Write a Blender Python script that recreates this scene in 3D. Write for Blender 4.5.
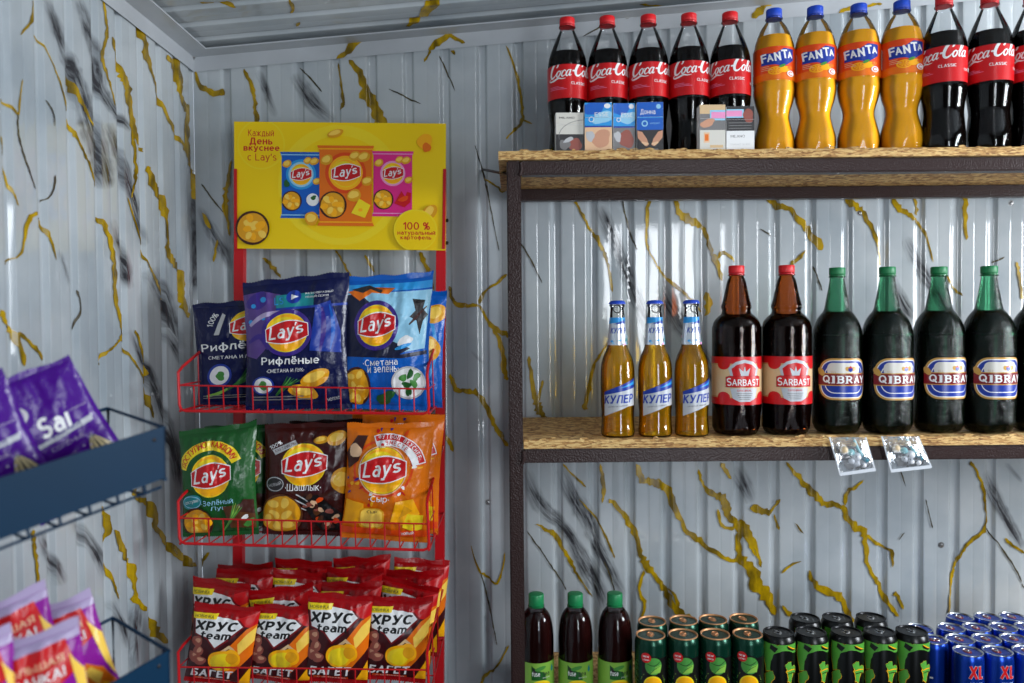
import bpy, bmesh, math, random
from mathutils import Vector, Matrix, noise

for _o in list(bpy.data.objects):
    bpy.data.objects.remove(_o)
SC = bpy.context.scene
COL = SC.collection
R_ = math.radians
PI = math.pi

# ---------------------------------------------------------------- camera
EYE = 1.55
FPX = 796.0                       # focal length in pixels of a 1024 px wide frame (28 mm)
cam_d = bpy.data.cameras.new('camera')
cam_d.sensor_width = 36.0
cam_d.lens = FPX / 1024 * 36.0
cam_d.clip_start = 0.02
cam = bpy.data.objects.new('camera', cam_d)
COL.objects.link(cam)
CAM_M = Matrix.Rotation(R_(90 - 1.55), 4, 'X') @ Matrix.Rotation(R_(-0.5), 4, 'Z')
cam.matrix_world = Matrix.Translation((0, 0, EYE)) @ CAM_M
cam_d.dof.use_dof = True
cam_d.dof.focus_distance = 1.52
cam_d.dof.aperture_fstop = 2.8
SC.camera = cam

# ---------------------------------------------------------------- exposure, world, daylight
SC.view_settings.view_transform = 'Standard'
SC.view_settings.look = 'None'
SC.view_settings.gamma = 1.0
SC.view_settings.exposure = 0.14
SC.view_settings.use_curve_mapping = False
W = bpy.data.worlds.new('sky')
SC.world = W
W.use_nodes = True
W.node_tree.nodes['Background'].inputs[0].default_value = (0.75, 0.85, 1.0, 1)
W.node_tree.nodes['Background'].inputs[1].default_value = 0.9


def daylight(name, loc, target, sx, sy, power, col):
    l = bpy.data.lights.new(name, 'AREA')
    l.shape = 'RECTANGLE'
    l.size, l.size_y, l.energy, l.color = sx, sy, power, col
    o = bpy.data.objects.new(name, l)
    COL.objects.link(o)
    o.location = loc
    d = Vector(target) - Vector(loc)
    o.rotation_euler = d.to_track_quat('-Z', 'Y').to_euler()
    return o


# the shop's doorway (front wall, behind the camera) and its side window (right wall)
RIGHT_X, FRONT_Y = 2.25, -1.15
daylight('doorway_daylight', (0.86, FRONT_Y + 0.02, 1.48), (0.86, 5, 1.48), 0.46, 1.25, 23, (0.90, 0.95, 1.0))
daylight('window_daylight', (RIGHT_X - 0.02, 0.66, 1.72), (0, 0.66, 1.72), 0.6, 0.80, 46, (0.90, 0.95, 1.0))


def ray(x, y):
    return CAM_M.to_3x3() @ Vector(((x - 512.0) / FPX, -(y - 341.5) / FPX, -1.0))


def at(x, y, Y):
    """the point of the place seen at photo pixel x, y at distance Y into the room"""
    d = ray(x, y)
    return Vector((0, 0, EYE)) + d * (Y / d.y)


def hit(x, y, p0, n):
    d = ray(x, y)
    c = Vector((0, 0, EYE))
    return c + d * ((Vector(p0) - c).dot(Vector(n)) / d.dot(Vector(n)))


# ---------------------------------------------------------------- materials
def lin(c):
    c = c / 255.0
    return c / 12.92 if c <= 0.04045 else ((c + 0.055) / 1.055) ** 2.4


def rgb(c):
    return (lin(c[0]), lin(c[1]), lin(c[2]), 1.0)


MATS = {}


def mat(name, col, rough=0.5, metal=0.0, spec=0.5, coat=0.0, bump=0.0, bscale=60.0, var=0.0, vscale=25.0,
        trans=0.0, ior=1.45, stretch=(1, 1, 1), col2=None, sss=0.0):
    m = bpy.data.materials.new(name)
    m.use_nodes = True
    nt = m.node_tree
    b = nt.nodes['Principled BSDF']
    b.inputs['Base Color'].default_value = rgb(col)
    b.inputs['Roughness'].default_value = rough
    b.inputs['Metallic'].default_value = metal
    b.inputs['Specular IOR Level'].default_value = spec
    b.inputs['Coat Weight'].default_value = coat
    b.inputs['Coat Roughness'].default_value = 0.06
    b.inputs['Transmission Weight'].default_value = trans
    b.inputs['IOR'].default_value = ior
    if sss:
        b.inputs['Subsurface Weight'].default_value = sss
        b.inputs['Subsurface Radius'].default_value = (0.02, 0.01, 0.004)
    tc = nt.nodes.new('ShaderNodeTexCoord')
    mp = nt.nodes.new('ShaderNodeMapping')
    mp.inputs['Scale'].default_value = stretch
    nt.links.new(tc.outputs['Object'], mp.inputs[0])
    if var or col2:
        n = nt.nodes.new('ShaderNodeTexNoise')
        n.inputs['Scale'].default_value = vscale
        n.inputs['Detail'].default_value = 4
        nt.links.new(mp.outputs[0], n.inputs['Vector'])
        r = nt.nodes.new('ShaderNodeValToRGB')
        c2 = col2 or tuple(max(0, v * (1 - var)) for v in col)
        r.color_ramp.elements[0].position = 0.35
        r.color_ramp.elements[1].position = 0.65
        r.color_ramp.elements[0].color = rgb(c2)
        r.color_ramp.elements[1].color = rgb(col)
        nt.links.new(n.outputs['Fac'], r.inputs['Fac'])
        nt.links.new(r.outputs['Color'], b.inputs['Base Color'])
    if bump:
        n2 = nt.nodes.new('ShaderNodeTexNoise')
        n2.inputs['Scale'].default_value = bscale
        n2.inputs['Detail'].default_value = 3
        nt.links.new(mp.outputs[0], n2.inputs['Vector'])
        bp = nt.nodes.new('ShaderNodeBump')
        bp.inputs['Strength'].default_value = bump
        bp.inputs['Distance'].default_value = 0.004
        nt.links.new(n2.outputs['Fac'], bp.inputs['Height'])
        nt.links.new(bp.outputs[0], b.inputs['Normal'])
    MATS[name] = m
    return m


def shell(name, tint, rough=0.03, ior=1.38, bump=0.0, bscale=200, milk=None):
    """thin clear plastic or glass wall: tinted see-through with a fresnel gloss"""
    m = bpy.data.materials.new(name)
    m.use_nodes = True
    nt = m.node_tree
    nt.nodes.remove(nt.nodes['Principled BSDF'])
    out = nt.nodes['Material Output']
    t = nt.nodes.new('ShaderNodeBsdfTransparent')
    t.inputs[0].default_value = (tint[0], tint[1], tint[2], 1)
    g = nt.nodes.new('ShaderNodeBsdfGlossy')
    g.inputs['Roughness'].default_value = rough
    f = nt.nodes.new('ShaderNodeFresnel')
    f.inputs['IOR'].default_value = ior
    mx = nt.nodes.new('ShaderNodeMixShader')
    nt.links.new(f.outputs[0], mx.inputs[0])
    if milk:                       # a cloudy drink: part of the light scatters in the liquid
        df = nt.nodes.new('ShaderNodeBsdfDiffuse')
        df.inputs[0].default_value = rgb(milk[0])
        mm = nt.nodes.new('ShaderNodeMixShader')
        mm.inputs[0].default_value = milk[1]
        nt.links.new(t.outputs[0], mm.inputs[1])
        nt.links.new(df.outputs[0], mm.inputs[2])
        nt.links.new(mm.outputs[0], mx.inputs[1])
    else:
        nt.links.new(t.outputs[0], mx.inputs[1])
    nt.links.new(g.outputs[0], mx.inputs[2])
    nt.links.new(mx.outputs[0], out.inputs['Surface'])
    if bump:
        tc = nt.nodes.new('ShaderNodeTexCoord')
        n2 = nt.nodes.new('ShaderNodeTexNoise')
        n2.inputs['Scale'].default_value = bscale
        nt.links.new(tc.outputs['Object'], n2.inputs['Vector'])
        bp = nt.nodes.new('ShaderNodeBump')
        bp.inputs['Strength'].default_value = bump
        bp.inputs['Distance'].default_value = 0.002
        nt.links.new(n2.outputs['Fac'], bp.inputs['Height'])
        nt.links.new(bp.outputs[0], g.inputs['Normal'])
        nt.links.new(bp.outputs[0], f.inputs['Normal'])
    MATS[name] = m
    return m


def sheet_material():
    """glossy white profiled sheet printed with marble: smoky grey where the mesh attribute 'smoke' says so"""
    m = bpy.data.materials.new('marble_sheet')
    m.use_nodes = True
    nt = m.node_tree
    b = nt.nodes['Principled BSDF']
    L = nt.links.new
    tc = nt.nodes.new('ShaderNodeTexCoord')
    at_ = nt.nodes.new('ShaderNodeAttribute')
    at_.attribute_name = 'smoke'
    # the smoke runs in streaks along each vein: noise over (distance along, distance across)
    ar, as_ = nt.nodes.new('ShaderNodeAttribute'), nt.nodes.new('ShaderNodeAttribute')
    ar.attribute_name, as_.attribute_name = 'run', 'side'
    cx = nt.nodes.new('ShaderNodeCombineXYZ')
    L(ar.outputs['Fac'], cx.inputs[0])
    L(as_.outputs['Fac'], cx.inputs[1])
    n = nt.nodes.new('ShaderNodeTexNoise')
    n.inputs['Scale'].default_value = 1.0
    n.inputs['Detail'].default_value = 6
    n.inputs['Roughness'].default_value = 0.6
    n.inputs['Distortion'].default_value = 0.4
    L(cx.outputs[0], n.inputs['Vector'])
    # attribute + noise, thresholded softly, gives ragged smoky edges
    ad = nt.nodes.new('ShaderNodeMath')
    ad.operation = 'MULTIPLY_ADD'
    L(n.outputs['Fac'], ad.inputs[0])
    ad.inputs[1].default_value = 3.4
    ad.inputs[2].default_value = -1.75
    su = nt.nodes.new('ShaderNodeMath')
    su.operation = 'MULTIPLY_ADD'
    L(ad.outputs[0], su.inputs[0])
    L(at_.outputs['Fac'], su.inputs[1])
    L(at_.outputs['Fac'], su.inputs[2])
    cl = nt.nodes.new('ShaderNodeMath')
    cl.operation = 'MULTIPLY'
    cl.use_clamp = True
    L(su.outputs[0], cl.inputs[0])
    cl.inputs[1].default_value = 0.85
    # the faint cloudy tone of the white ground
    n3 = nt.nodes.new('ShaderNodeTexNoise')
    n3.inputs['Scale'].default_value = 5
    n3.inputs['Detail'].default_value = 5
    L(tc.outputs['Object'], n3.inputs['Vector'])
    rp = nt.nodes.new('ShaderNodeValToRGB')
    rp.color_ramp.elements[0].position = 0.3
    rp.color_ramp.elements[1].position = 0.6
    rp.color_ramp.elements[0].color = rgb((160, 170, 177))
    rp.color_ramp.elements[1].color = rgb((190, 197, 201))
    L(n3.outputs['Fac'], rp.inputs['Fac'])
    mx = nt.nodes.new('ShaderNodeMix')
    mx.data_type = 'RGBA'
    L(cl.outputs[0], mx.inputs['Factor'])
    L(rp.outputs['Color'], mx.inputs[6])
    mx.inputs[7].default_value = rgb((56, 56, 60))
    L(mx.outputs[2], b.inputs['Base Color'])
    b.inputs['Roughness'].default_value = 0.07
    b.inputs['Specular IOR Level'].default_value = 0.6
    # rolled sheet is slightly wavy: broken-up vertical reflections
    mp = nt.nodes.new('ShaderNodeMapping')
    mp.inputs['Scale'].default_value = (1, 1, 0.35)
    L(tc.outputs['Object'], mp.inputs[0])
    n2 = nt.nodes.new('ShaderNodeTexNoise')
    n2.inputs['Scale'].default_value = 16
    n2.inputs['Detail'].default_value = 1
    L(mp.outputs[0], n2.inputs['Vector'])
    bp = nt.nodes.new('ShaderNodeBump')
    bp.inputs['Strength'].default_value = 0.11
    bp.inputs['Distance'].default_value = 0.012
    L(n2.outputs['Fac'], bp.inputs['Height'])
    L(bp.outputs[0], b.inputs['Normal'])
    MATS['marble_sheet'] = m


def osb_material():
    m = bpy.data.materials.new('strand_board')
    m.use_nodes = True
    nt = m.node_tree
    b = nt.nodes['Principled BSDF']
    L = nt.links.new
    tc = nt.nodes.new('ShaderNodeTexCoord')
    mp = nt.nodes.new('ShaderNodeMapping')
    mp.inputs['Scale'].default_value = (70, 70, 330)
    L(tc.outputs['Object'], mp.inputs[0])
    v = nt.nodes.new('ShaderNodeTexVoronoi')
    v.inputs['Scale'].default_value = 1.6
    L(mp.outputs[0], v.inputs['Vector'])
    n = nt.nodes.new('ShaderNodeTexNoise')
    n.inputs['Scale'].default_value = 2.5
    n.inputs['Detail'].default_value = 6
    L(mp.outputs[0], n.inputs['Vector'])
    sep = nt.nodes.new('ShaderNodeSeparateColor')
    L(v.outputs['Color'], sep.inputs[0])
    av = nt.nodes.new('ShaderNodeMath')
    av.operation = 'ADD'
    L(sep.outputs[0], av.inputs[0])
    L(n.outputs['Fac'], av.inputs[1])
    hf = nt.nodes.new('ShaderNodeMath')
    hf.operation = 'MULTIPLY'
    L(av.outputs[0], hf.inputs[0])
    hf.inputs[1].default_value = 0.5
    rp = nt.nodes.new('ShaderNodeValToRGB')
    cr = rp.color_ramp
    cr.elements[0].position = 0.25
    cr.elements[0].color = rgb((128, 86, 44))
    cr.elements[1].position = 0.7
    cr.elements[1].color = rgb((222, 186, 122))
    e = cr.elements.new(0.45)
    e.color = rgb((188, 142, 82))
    L(hf.outputs[0], rp.inputs['Fac'])
    L(rp.outputs['Color'], b.inputs['Base Color'])
    b.inputs['Roughness'].default_value = 0.75
    bp = nt.nodes.new('ShaderNodeBump')
    bp.inputs['Strength'].default_value = 0.5
    bp.inputs['Distance'].default_value = 0.003
    L(hf.outputs[0], bp.inputs['Height'])
    L(bp.outputs[0], b.inputs['Normal'])
    MATS['strand_board'] = m


def hammered_material():
    m = mat('hammered_brown', (44, 26, 24), rough=0.36, spec=0.35)
    nt = m.node_tree
    b = nt.nodes['Principled BSDF']
    tc = nt.nodes.new('ShaderNodeTexCoord')
    v = nt.nodes.new('ShaderNodeTexVoronoi')
    v.feature = 'SMOOTH_F1'
    v.inputs['Scale'].default_value = 420
    nt.links.new(tc.outputs['Object'], v.inputs['Vector'])
    bp = nt.nodes.new('ShaderNodeBump')
    bp.inputs['Strength'].default_value = 0.28
    bp.inputs['Distance'].default_value = 0.002
    nt.links.new(v.outputs['Distance'], bp.inputs['Height'])
    nt.links.new(bp.outputs[0], b.inputs['Normal'])


sheet_material()
osb_material()
hammered_material()
mat('gold_vein', (196, 160, 10), rough=0.2, spec=0.6, col2=(104, 84, 14), vscale=40, stretch=(1, 1, 0.5))
mat('dark_vein', (84, 74, 40), rough=0.2, spec=0.6, col2=(50, 48, 44), vscale=60)
mat('trim_white', (190, 195, 200), rough=0.22, spec=0.5, var=0.06, vscale=8)
mat('floor_vinyl', (44, 41, 38), rough=0.45, var=0.2, vscale=6)
mat('plain_darkened', (62, 64, 68), rough=0.4, var=0.05)  # unseen walls: colour darkened to cut bounced light and keep reflections dark
mat('screw_steel', (150, 150, 150), rough=0.35, metal=1.0)
FILM = dict(rough=0.24, spec=0.65, bump=0.35, bscale=55)
for _n, _c in dict(
        white=(235, 235, 235), offwhite=(214, 210, 200), black=(14, 13, 14), red=(200, 18, 24), deepred=(150, 10, 18), yellow=(246, 190, 20),
        sun=(252, 176, 12), lemon=(244, 214, 30), gold_ink=(196, 150, 70), chip=(226, 158, 22), chip_light=(250, 206, 84), chip_dark=(160, 96, 14),
        navy=(14, 20, 54), violet=(58, 34, 130), purple=(86, 60, 130), acid=(84, 158, 58), blue=(10, 92, 190), sky=(40, 150, 220), pale_sky=(150, 205, 232),
        royal=(20, 52, 150), teal=(20, 130, 136), green=(30, 92, 38), leaf=(70, 140, 60), lime=(130, 180, 70), brown=(62, 24, 16), wood=(92, 52, 26),
        orange=(232, 112, 12), deep_orange=(226, 72, 10), crimson=(122, 8, 20), pink=(224, 40, 130), pale_pink=(238, 150, 196), maroon=(60, 10, 16),
        flesh=(206, 150, 120), ham=(150, 78, 66), beige=(216, 184, 140), grey=(120, 118, 118), lightgrey=(190, 190, 192), charcoal=(44, 42, 44),
        lavender=(176, 160, 196), magenta=(142, 30, 150), plum=(70, 14, 120), silver=(186, 190, 196), seed=(188, 172, 130), peach=(232, 190, 150)).items():
    mat('ink_' + _n, _c, rough=0.3, spec=0.5)


# ---------------------------------------------------------------- mesh helpers
def cr_spline(pts, n):
    """Catmull-Rom through points of any dimension, n samples per span"""
    out = []
    k = len(pts)
    for i in range(k - 1):
        p0, p1, p2, p3 = pts[max(i - 1, 0)], pts[i], pts[i + 1], pts[min(i + 2, k - 1)]
        for j in range(n):
            t = j / n
            out.append(tuple(0.5 * (2 * b + (c - a) * t + (2 * a - 5 * b + 4 * c - d) * t * t + (3 * b - a - 3 * c + d) * t ** 3)
                             for a, b, c, d in zip(p0, p1, p2, p3)))
    out.append(tuple(pts[-1]))
    return out


class MB:
    """one mesh object under construction"""

    def __init__(s):
        s.bm = bmesh.new()
        s.keys = []

    def slot(s, key):
        if key not in s.keys:
            s.keys.append(key)
        return s.keys.index(key)

    def faces(s, verts, faces, key):
        k = s.slot(key)
        vs = [s.bm.verts.new(v) for v in verts]
        for f in faces:
            try:
                fc = s.bm.faces.new([vs[i] for i in f])
                fc.material_index = k
                fc.smooth = True
            except ValueError:
                pass
        return vs

    def box(s, x0, x1, y0, y1, z0, z1, key, bev=0.0, M=None):
        t = bmesh.new()
        bmesh.ops.create_cube(t, size=1)
        for v in t.verts:
            v.co = Vector((x0 + (v.co.x + .5) * (x1 - x0), y0 + (v.co.y + .5) * (y1 - y0), z0 + (v.co.z + .5) * (z1 - z0)))
        if bev:
            bmesh.ops.bevel(t, geom=t.edges[:], offset=bev, segments=2, affect='EDGES')
        s.take(t, key, M)

    def take(s, t, key, M=None):
        t.verts.index_update()
        vs = [(M @ v.co if M else v.co.copy()) for v in t.verts]
        s.faces(vs, [[v.index for v in f.verts] for f in t.faces], key)
        t.free()

    def tube(s, pts, r, key, seg=8, closed=False):
        pts = [Vector(p) for p in pts]
        n = len(pts)
        rings = []
        up = None
        for i, p in enumerate(pts):
            a = pts[i - 1] if (i > 0 or closed) else p
            b = pts[(i + 1) % n] if (i < n - 1 or closed) else p
            d = (b - a).normalized()
            if up is None:
                up = Vector((0, 0, 1)) if abs(d.z) < .9 else Vector((1, 0, 0))
            x = up.cross(d).normalized()
            y = d.cross(x).normalized()
            up = y
            rings.append([p + (x * math.cos(2 * PI * k / seg) + y * math.sin(2 * PI * k / seg)) * r for k in range(seg)])
        vs = [v for g in rings for v in g]
        fs = []
        for i in range(n if closed else n - 1):
            j = (i + 1) % n
            for k in range(seg):
                k2 = (k + 1) % seg
                fs.append((i * seg + k, i * seg + k2, j * seg + k2, j * seg + k))
        if not closed:
            fs.append(tuple(reversed(range(seg))))
            fs.append(tuple((n - 1) * seg + k for k in range(seg)))
        s.faces(vs, fs, key)

    def lathe(s, prof, key, seg=40, mod=None, cap0=True, cap1=True, M=None):
        """prof: (radius, z) from the bottom up; mod(angle, z) scales the radius"""
        vs, fs = [], []
        for r, z in prof:
            for k in range(seg):
                a = 2 * PI * k / seg
                q = r * (mod(a, z) if mod else 1)
                vs.append(Vector((q * math.sin(a), -q * math.cos(a), z)))
        n = len(prof)
        for i in range(n - 1):
            for k in range(seg):
                k2 = (k + 1) % seg
                fs.append((i * seg + k, i * seg + k2, (i + 1) * seg + k2, (i + 1) * seg + k))
        if cap0:
            fs.append(tuple(reversed(range(seg))))
        if cap1:
            fs.append(tuple((n - 1) * seg + k for k in range(seg)))
        if M:
            vs = [M @ v for v in vs]
        s.faces(vs, fs, key)

    def build(s, name, parent=None, sharp=40, normals=True):
        if normals:
            bmesh.ops.recalc_face_normals(s.bm, faces=s.bm.faces[:])
        me = bpy.data.meshes.new(name)
        s.bm.to_mesh(me)
        s.bm.free()
        for k in s.keys:
            me.materials.append(MATS[k])
        if sharp:
            me.set_sharp_from_angle(angle=R_(sharp))
        o = bpy.data.objects.new(name, me)
        COL.objects.link(o)
        if parent:
            o.parent = parent
        return o


def empty(name, loc=(0, 0, 0), rot=(0, 0, 0)):
    o = bpy.data.objects.new(name, None)
    o.empty_display_size = 0.05
    COL.objects.link(o)
    o.location = loc
    o.rotation_euler = rot
    return o


def tag(o, label=None, cat=None, group=None, kind=None):
    if label:
        o['label'] = label
    if cat:
        o['category'] = cat
    if group:
        o['group'] = group
    if kind:
        o['kind'] = kind
    return o


def copy_tree(o, parent=None):
    c = o.copy()
    COL.objects.link(c)
    if parent:
        c.parent = parent
    for ch in list(o.children):
        copy_tree(ch, c)
    return c


# ---------------------------------------------------------------- flat artwork (all in millimetres), laid on a surface afterwards
_TXT = {}
# a plain sign-writer's alphabet: every letter is a few pen strokes (cap height 1); ('o', cx, cy, rx, ry, from, to) is an arc in degrees
GL = {
    'A': (.66, [[0, 0, .33, 1], [.33, 1, .66, 0], [.12, .32, .54, .32]]),
    'Б': (.54, [[0, 0, 0, 1], [0, 1, .48, 1], [0, .56, .28, .56], ('o', .28, .28, .26, .28, 90, -90), [.28, 0, 0, 0]]),
    'B': (.54, [[0, 0, 0, 1], [0, 1, .28, 1], ('o', .28, .77, .22, .23, 90, -90), [.30, .54, 0, .54], ('o', .28, .27, .26, .27, 90, -90), [.28, 0, 0, 0]]),
    'Г': (.48, [[0, 0, 0, 1], [0, 1, .48, 1]]),
    'Д': (.72, [[.12, .03, .22, 1], [.22, 1, .60, 1], [.60, 1, .60, 0], [0, 0, .72, 0], [0, .04, 0, -.2], [.72, .04, .72, -.2]]),
    'E': (.50, [[0, 0, 0, 1], [0, 1, .5, 1], [0, .52, .44, .52], [0, 0, .5, 0]]),
    'Ё': (.50, [[0, 0, 0, 1], [0, 1, .5, 1], [0, .52, .44, .52], [0, 0, .5, 0], [.12, 1.16, .12, 1.3], [.38, 1.16, .38, 1.3]]),
    'Ж': (.90, [[.45, 0, .45, 1], [0, 1, .42, .52], [0, 0, .42, .52], [.9, 1, .48, .52], [.9, 0, .48, .52]]),
    'З': (.50, [('o', .23, .77, .23, .23, 150, -90), [.14, .54, .28, .54], ('o', .24, .27, .26, .27, 90, -150)]),
    'И': (.58, [[0, 0, 0, 1], [.58, 0, .58, 1], [0, .08, .58, .92]]),
    'Й': (.58, [[0, 0, 0, 1], [.58, 0, .58, 1], [0, .08, .58, .92], ('o', .29, 1.28, .14, .13, 180, 360)]),
    'K': (.54, [[0, 0, 0, 1], [0, .42, .5, 1], [.16, .58, .54, 0]]),
    'Л': (.60, [[0, .02, .16, 1], [.16, 1, .60, 1], [.60, 1, .60, 0]]),
    'M': (.78, [[0, 0, 0, 1], [0, 1, .39, .2], [.39, .2, .78, 1], [.78, 1, .78, 0]]),
    'H': (.58, [[0, 0, 0, 1], [.58, 0, .58, 1], [0, .52, .58, .52]]),
    'O': (.70, [('o', .35, .5, .35, .5, 0, 360)]),
    'П': (.58, [[0, 0, 0, 1], [.58, 0, .58, 1], [0, 1, .58, 1]]),
    'P': (.54, [[0, 0, 0, 1], [0, 1, .26, 1], ('o', .26, .72, .26, .28, 90, -90), [.26, .44, 0, .44]]),
    'C': (.60, [('o', .36, .5, .36, .5, 48, 312)]),
    'T': (.60, [[.3, 0, .3, 1], [0, 1, .6, 1]]),
    'У': (.58, [[0, 1, .31, .36], [.58, 1, .20, .02], [.22, .02, .06, .02]]),
    'Y': (.60, [[0, 1, .3, .44], [.6, 1, .3, .44], [.3, .48, .3, 0]]),
    'Ф': (.80, [[.4, -.02, .4, 1.05], ('o', .4, .54, .4, .33, 0, 360)]),
    'X': (.60, [[0, 0, .6, 1], [0, 1, .6, 0]]),
    'Ч': (.54, [[.54, 0, .54, 1], [0, 1, 0, .66], ('o', .22, .66, .22, .24, 180, 280), [.22, .42, .54, .48]]),
    'Ш': (.86, [[0, 0, 0, 1], [.43, 0, .43, 1], [.86, 0, .86, 1], [0, 0, .86, 0]]),
    'Ы': (.74, [[0, 0, 0, 1], [0, .56, .24, .56], ('o', .24, .28, .24, .28, 90, -90), [.24, 0, 0, 0], [.74, 0, .74, 1]]),
    'Ь': (.52, [[0, 0, 0, 1], [0, .56, .26, .56], ('o', .26, .28, .26, .28, 90, -90), [.26, 0, 0, 0]]),
    'Я': (.56, [[.56, 0, .56, 1], [.56, 1, .28, 1], ('o', .28, .73, .26, .27, 90, 270), [.28, .46, .56, .46], [.3, .46, 0, 0]]),
    'D': (.62, [[0, 0, 0, 1], [0, 1, .22, 1], ('o', .22, .5, .38, .5, 90, -90), [.22, 0, 0, 0]]),
    'F': (.48, [[0, 0, 0, 1], [0, 1, .48, 1], [0, .52, .42, .52]]),
    'G': (.66, [('o', .36, .5, .36, .5, 48, 330), [.66, .46, .66, .2], [.42, .46, .70, .46]]),
    'I': (.0, [[0, 0, 0, 1]]),
    'L': (.48, [[0, 0, 0, 1], [0, 0, .48, 0]]),
    'N': (.58, [[0, 0, 0, 1], [.58, 0, .58, 1], [0, .95, .58, .05]]),
    'Q': (.72, [('o', .35, .5, .35, .5, 0, 360), [.42, .24, .74, -.14]]),
    'R': (.56, [[0, 0, 0, 1], [0, 1, .26, 1], ('o', .26, .73, .26, .27, 90, -90), [.26, .46, 0, .46], [.24, .46, .56, 0]]),
    'S': (.52, [('o', .26, .75, .25, .25, 35, 270), ('o', .26, .25, .26, .25, 90, -145)]),
    'U': (.58, [[0, 1, 0, .3], ('o', .29, .3, .29, .3, 180, 360), [.58, .3, .58, 1]]),
    'V': (.60, [[0, 1, .3, 0], [.6, 1, .3, 0]]),
    'W': (.90, [[0, 1, .22, 0], [.45, .9, .22, 0], [.45, .9, .68, 0], [.9, 1, .68, 0]]),
    'a': (.46, [('o', .22, .23, .22, .23, 0, 360), [.46, 0, .46, .46], ('o', .22, .42, .24, .30, 0, 130)]),
    'c': (.44, [('o', .26, .36, .26, .36, 50, 310)]),
    'e': (.48, [('o', .25, .36, .25, .36, 0, 315), [.02, .36, .48, .36]]),
    'ё': (.48, [('o', .25, .36, .25, .36, 0, 315), [.02, .36, .48, .36], [.13, .9, .13, 1.03], [.36, .9, .36, 1.03]]),
    'o': (.50, [('o', .25, .36, .25, .36, 0, 360)]),
    'p': (.50, [[0, -.28, 0, .72], ('o', .25, .36, .25, .36, 0, 360)]),
    'y': (.48, [[0, .72, .25, .04], [.48, .72, .16, -.24], [.18, -.26, .02, -.26]]),
    'f': (.30, [[.12, 0, .12, .78], ('o', .32, .78, .20, .20, 180, 80), [0, .66, .30, .66]]),
    'ф': (.66, [[.33, -.28, .33, 1.0], ('o', .33, .36, .33, .36, 0, 360)]),
    'g': (.50, [('o', .25, .36, .25, .36, 0, 360), [.5, .72, .5, -.06], ('o', .25, -.06, .25, .22, 0, -150)]),
    'h': (.46, [[0, 0, 0, 1], ('o', .23, .46, .23, .26, 180, 0), [.46, .46, .46, 0]]),
    'i': (.0, [[0, 0, 0, .72], [0, .88, 0, 1.02]]),
    'm': (.76, [[0, 0, 0, .72], ('o', .19, .5, .19, .22, 180, 0), [.38, .5, .38, 0], ('o', .57, .5, .19, .22, 180, 0), [.76, .5, .76, 0]]),
    'n': (.46, [[0, 0, 0, .72], ('o', .23, .46, .23, .26, 180, 0), [.46, .46, .46, 0]]),
    'r': (.30, [[0, 0, 0, .72], ('o', .26, .40, .26, .32, 180, 75)]),
    's': (.42, [('o', .21, .54, .19, .18, 35, 270), ('o', .21, .18, .21, .18, 90, -145)]),
    't': (.32, [[.12, .12, .12, .95], ('o', .28, .14, .16, .14, 180, 300), [0, .70, .32, .70]]),
    'u': (.46, [[0, .72, 0, .26], ('o', .23, .26, .23, .26, 180, 360), [.46, 0, .46, .72]]),
    'б': (.50, [('o', .25, .32, .25, .32, 0, 360), ('o', .40, .40, .40, .58, 180, 75)]),
    '0': (.60, [('o', .3, .5, .3, .5, 0, 360)]),
    '1': (.24, [[.24, 0, .24, 1], [.24, 1, 0, .78]]),
    '5': (.52, [[.48, 1, .08, 1], [.08, 1, .04, .54], ('o', .25, .31, .27, .31, 130, -140)]),
    '%': (.80, [('o', .17, .78, .17, .22, 0, 360), ('o', .63, .22, .17, .22, 0, 360), [.62, 1, .18, 0]]),
    '.': (.0, [[0, 0, 0, .08]]), ',': (.04, [[.04, .08, 0, -.14]]), '!': (.0, [[0, .3, 0, 1], [0, 0, 0, .1]]),
    '·': (.0, [[0, .36, 0, .46]]), "'": (.02, [[.02, 1.0, 0, .74]]), '-': (.3, [[0, .4, .3, .4]]),
}
for _a, _b in zip('АВЕКМНОРСТХ', 'ABEKMHOPCTX'):
    GL[_a] = GL[_b]
for _a, _b in zip('аеорсу', 'aeopcy'):
    GL[_a] = GL[_b]
GL['ı'] = (.0, [[0, 0, 0, .72]])
for _c in 'вгджзийклмнптхчшыья':          # small Cyrillic letters that are the capitals at x-height
    _w, _s = GL[_c.upper()]
    GL[_c] = (_w * .80, [('o', q[1] * .80, q[2] * .72, q[3] * .80, q[4] * .72, q[5], q[6]) if q[0] == 'o' else [q[0] * .80, q[1] * .72, q[2] * .80, q[3] * .72] for q in _s])


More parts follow.
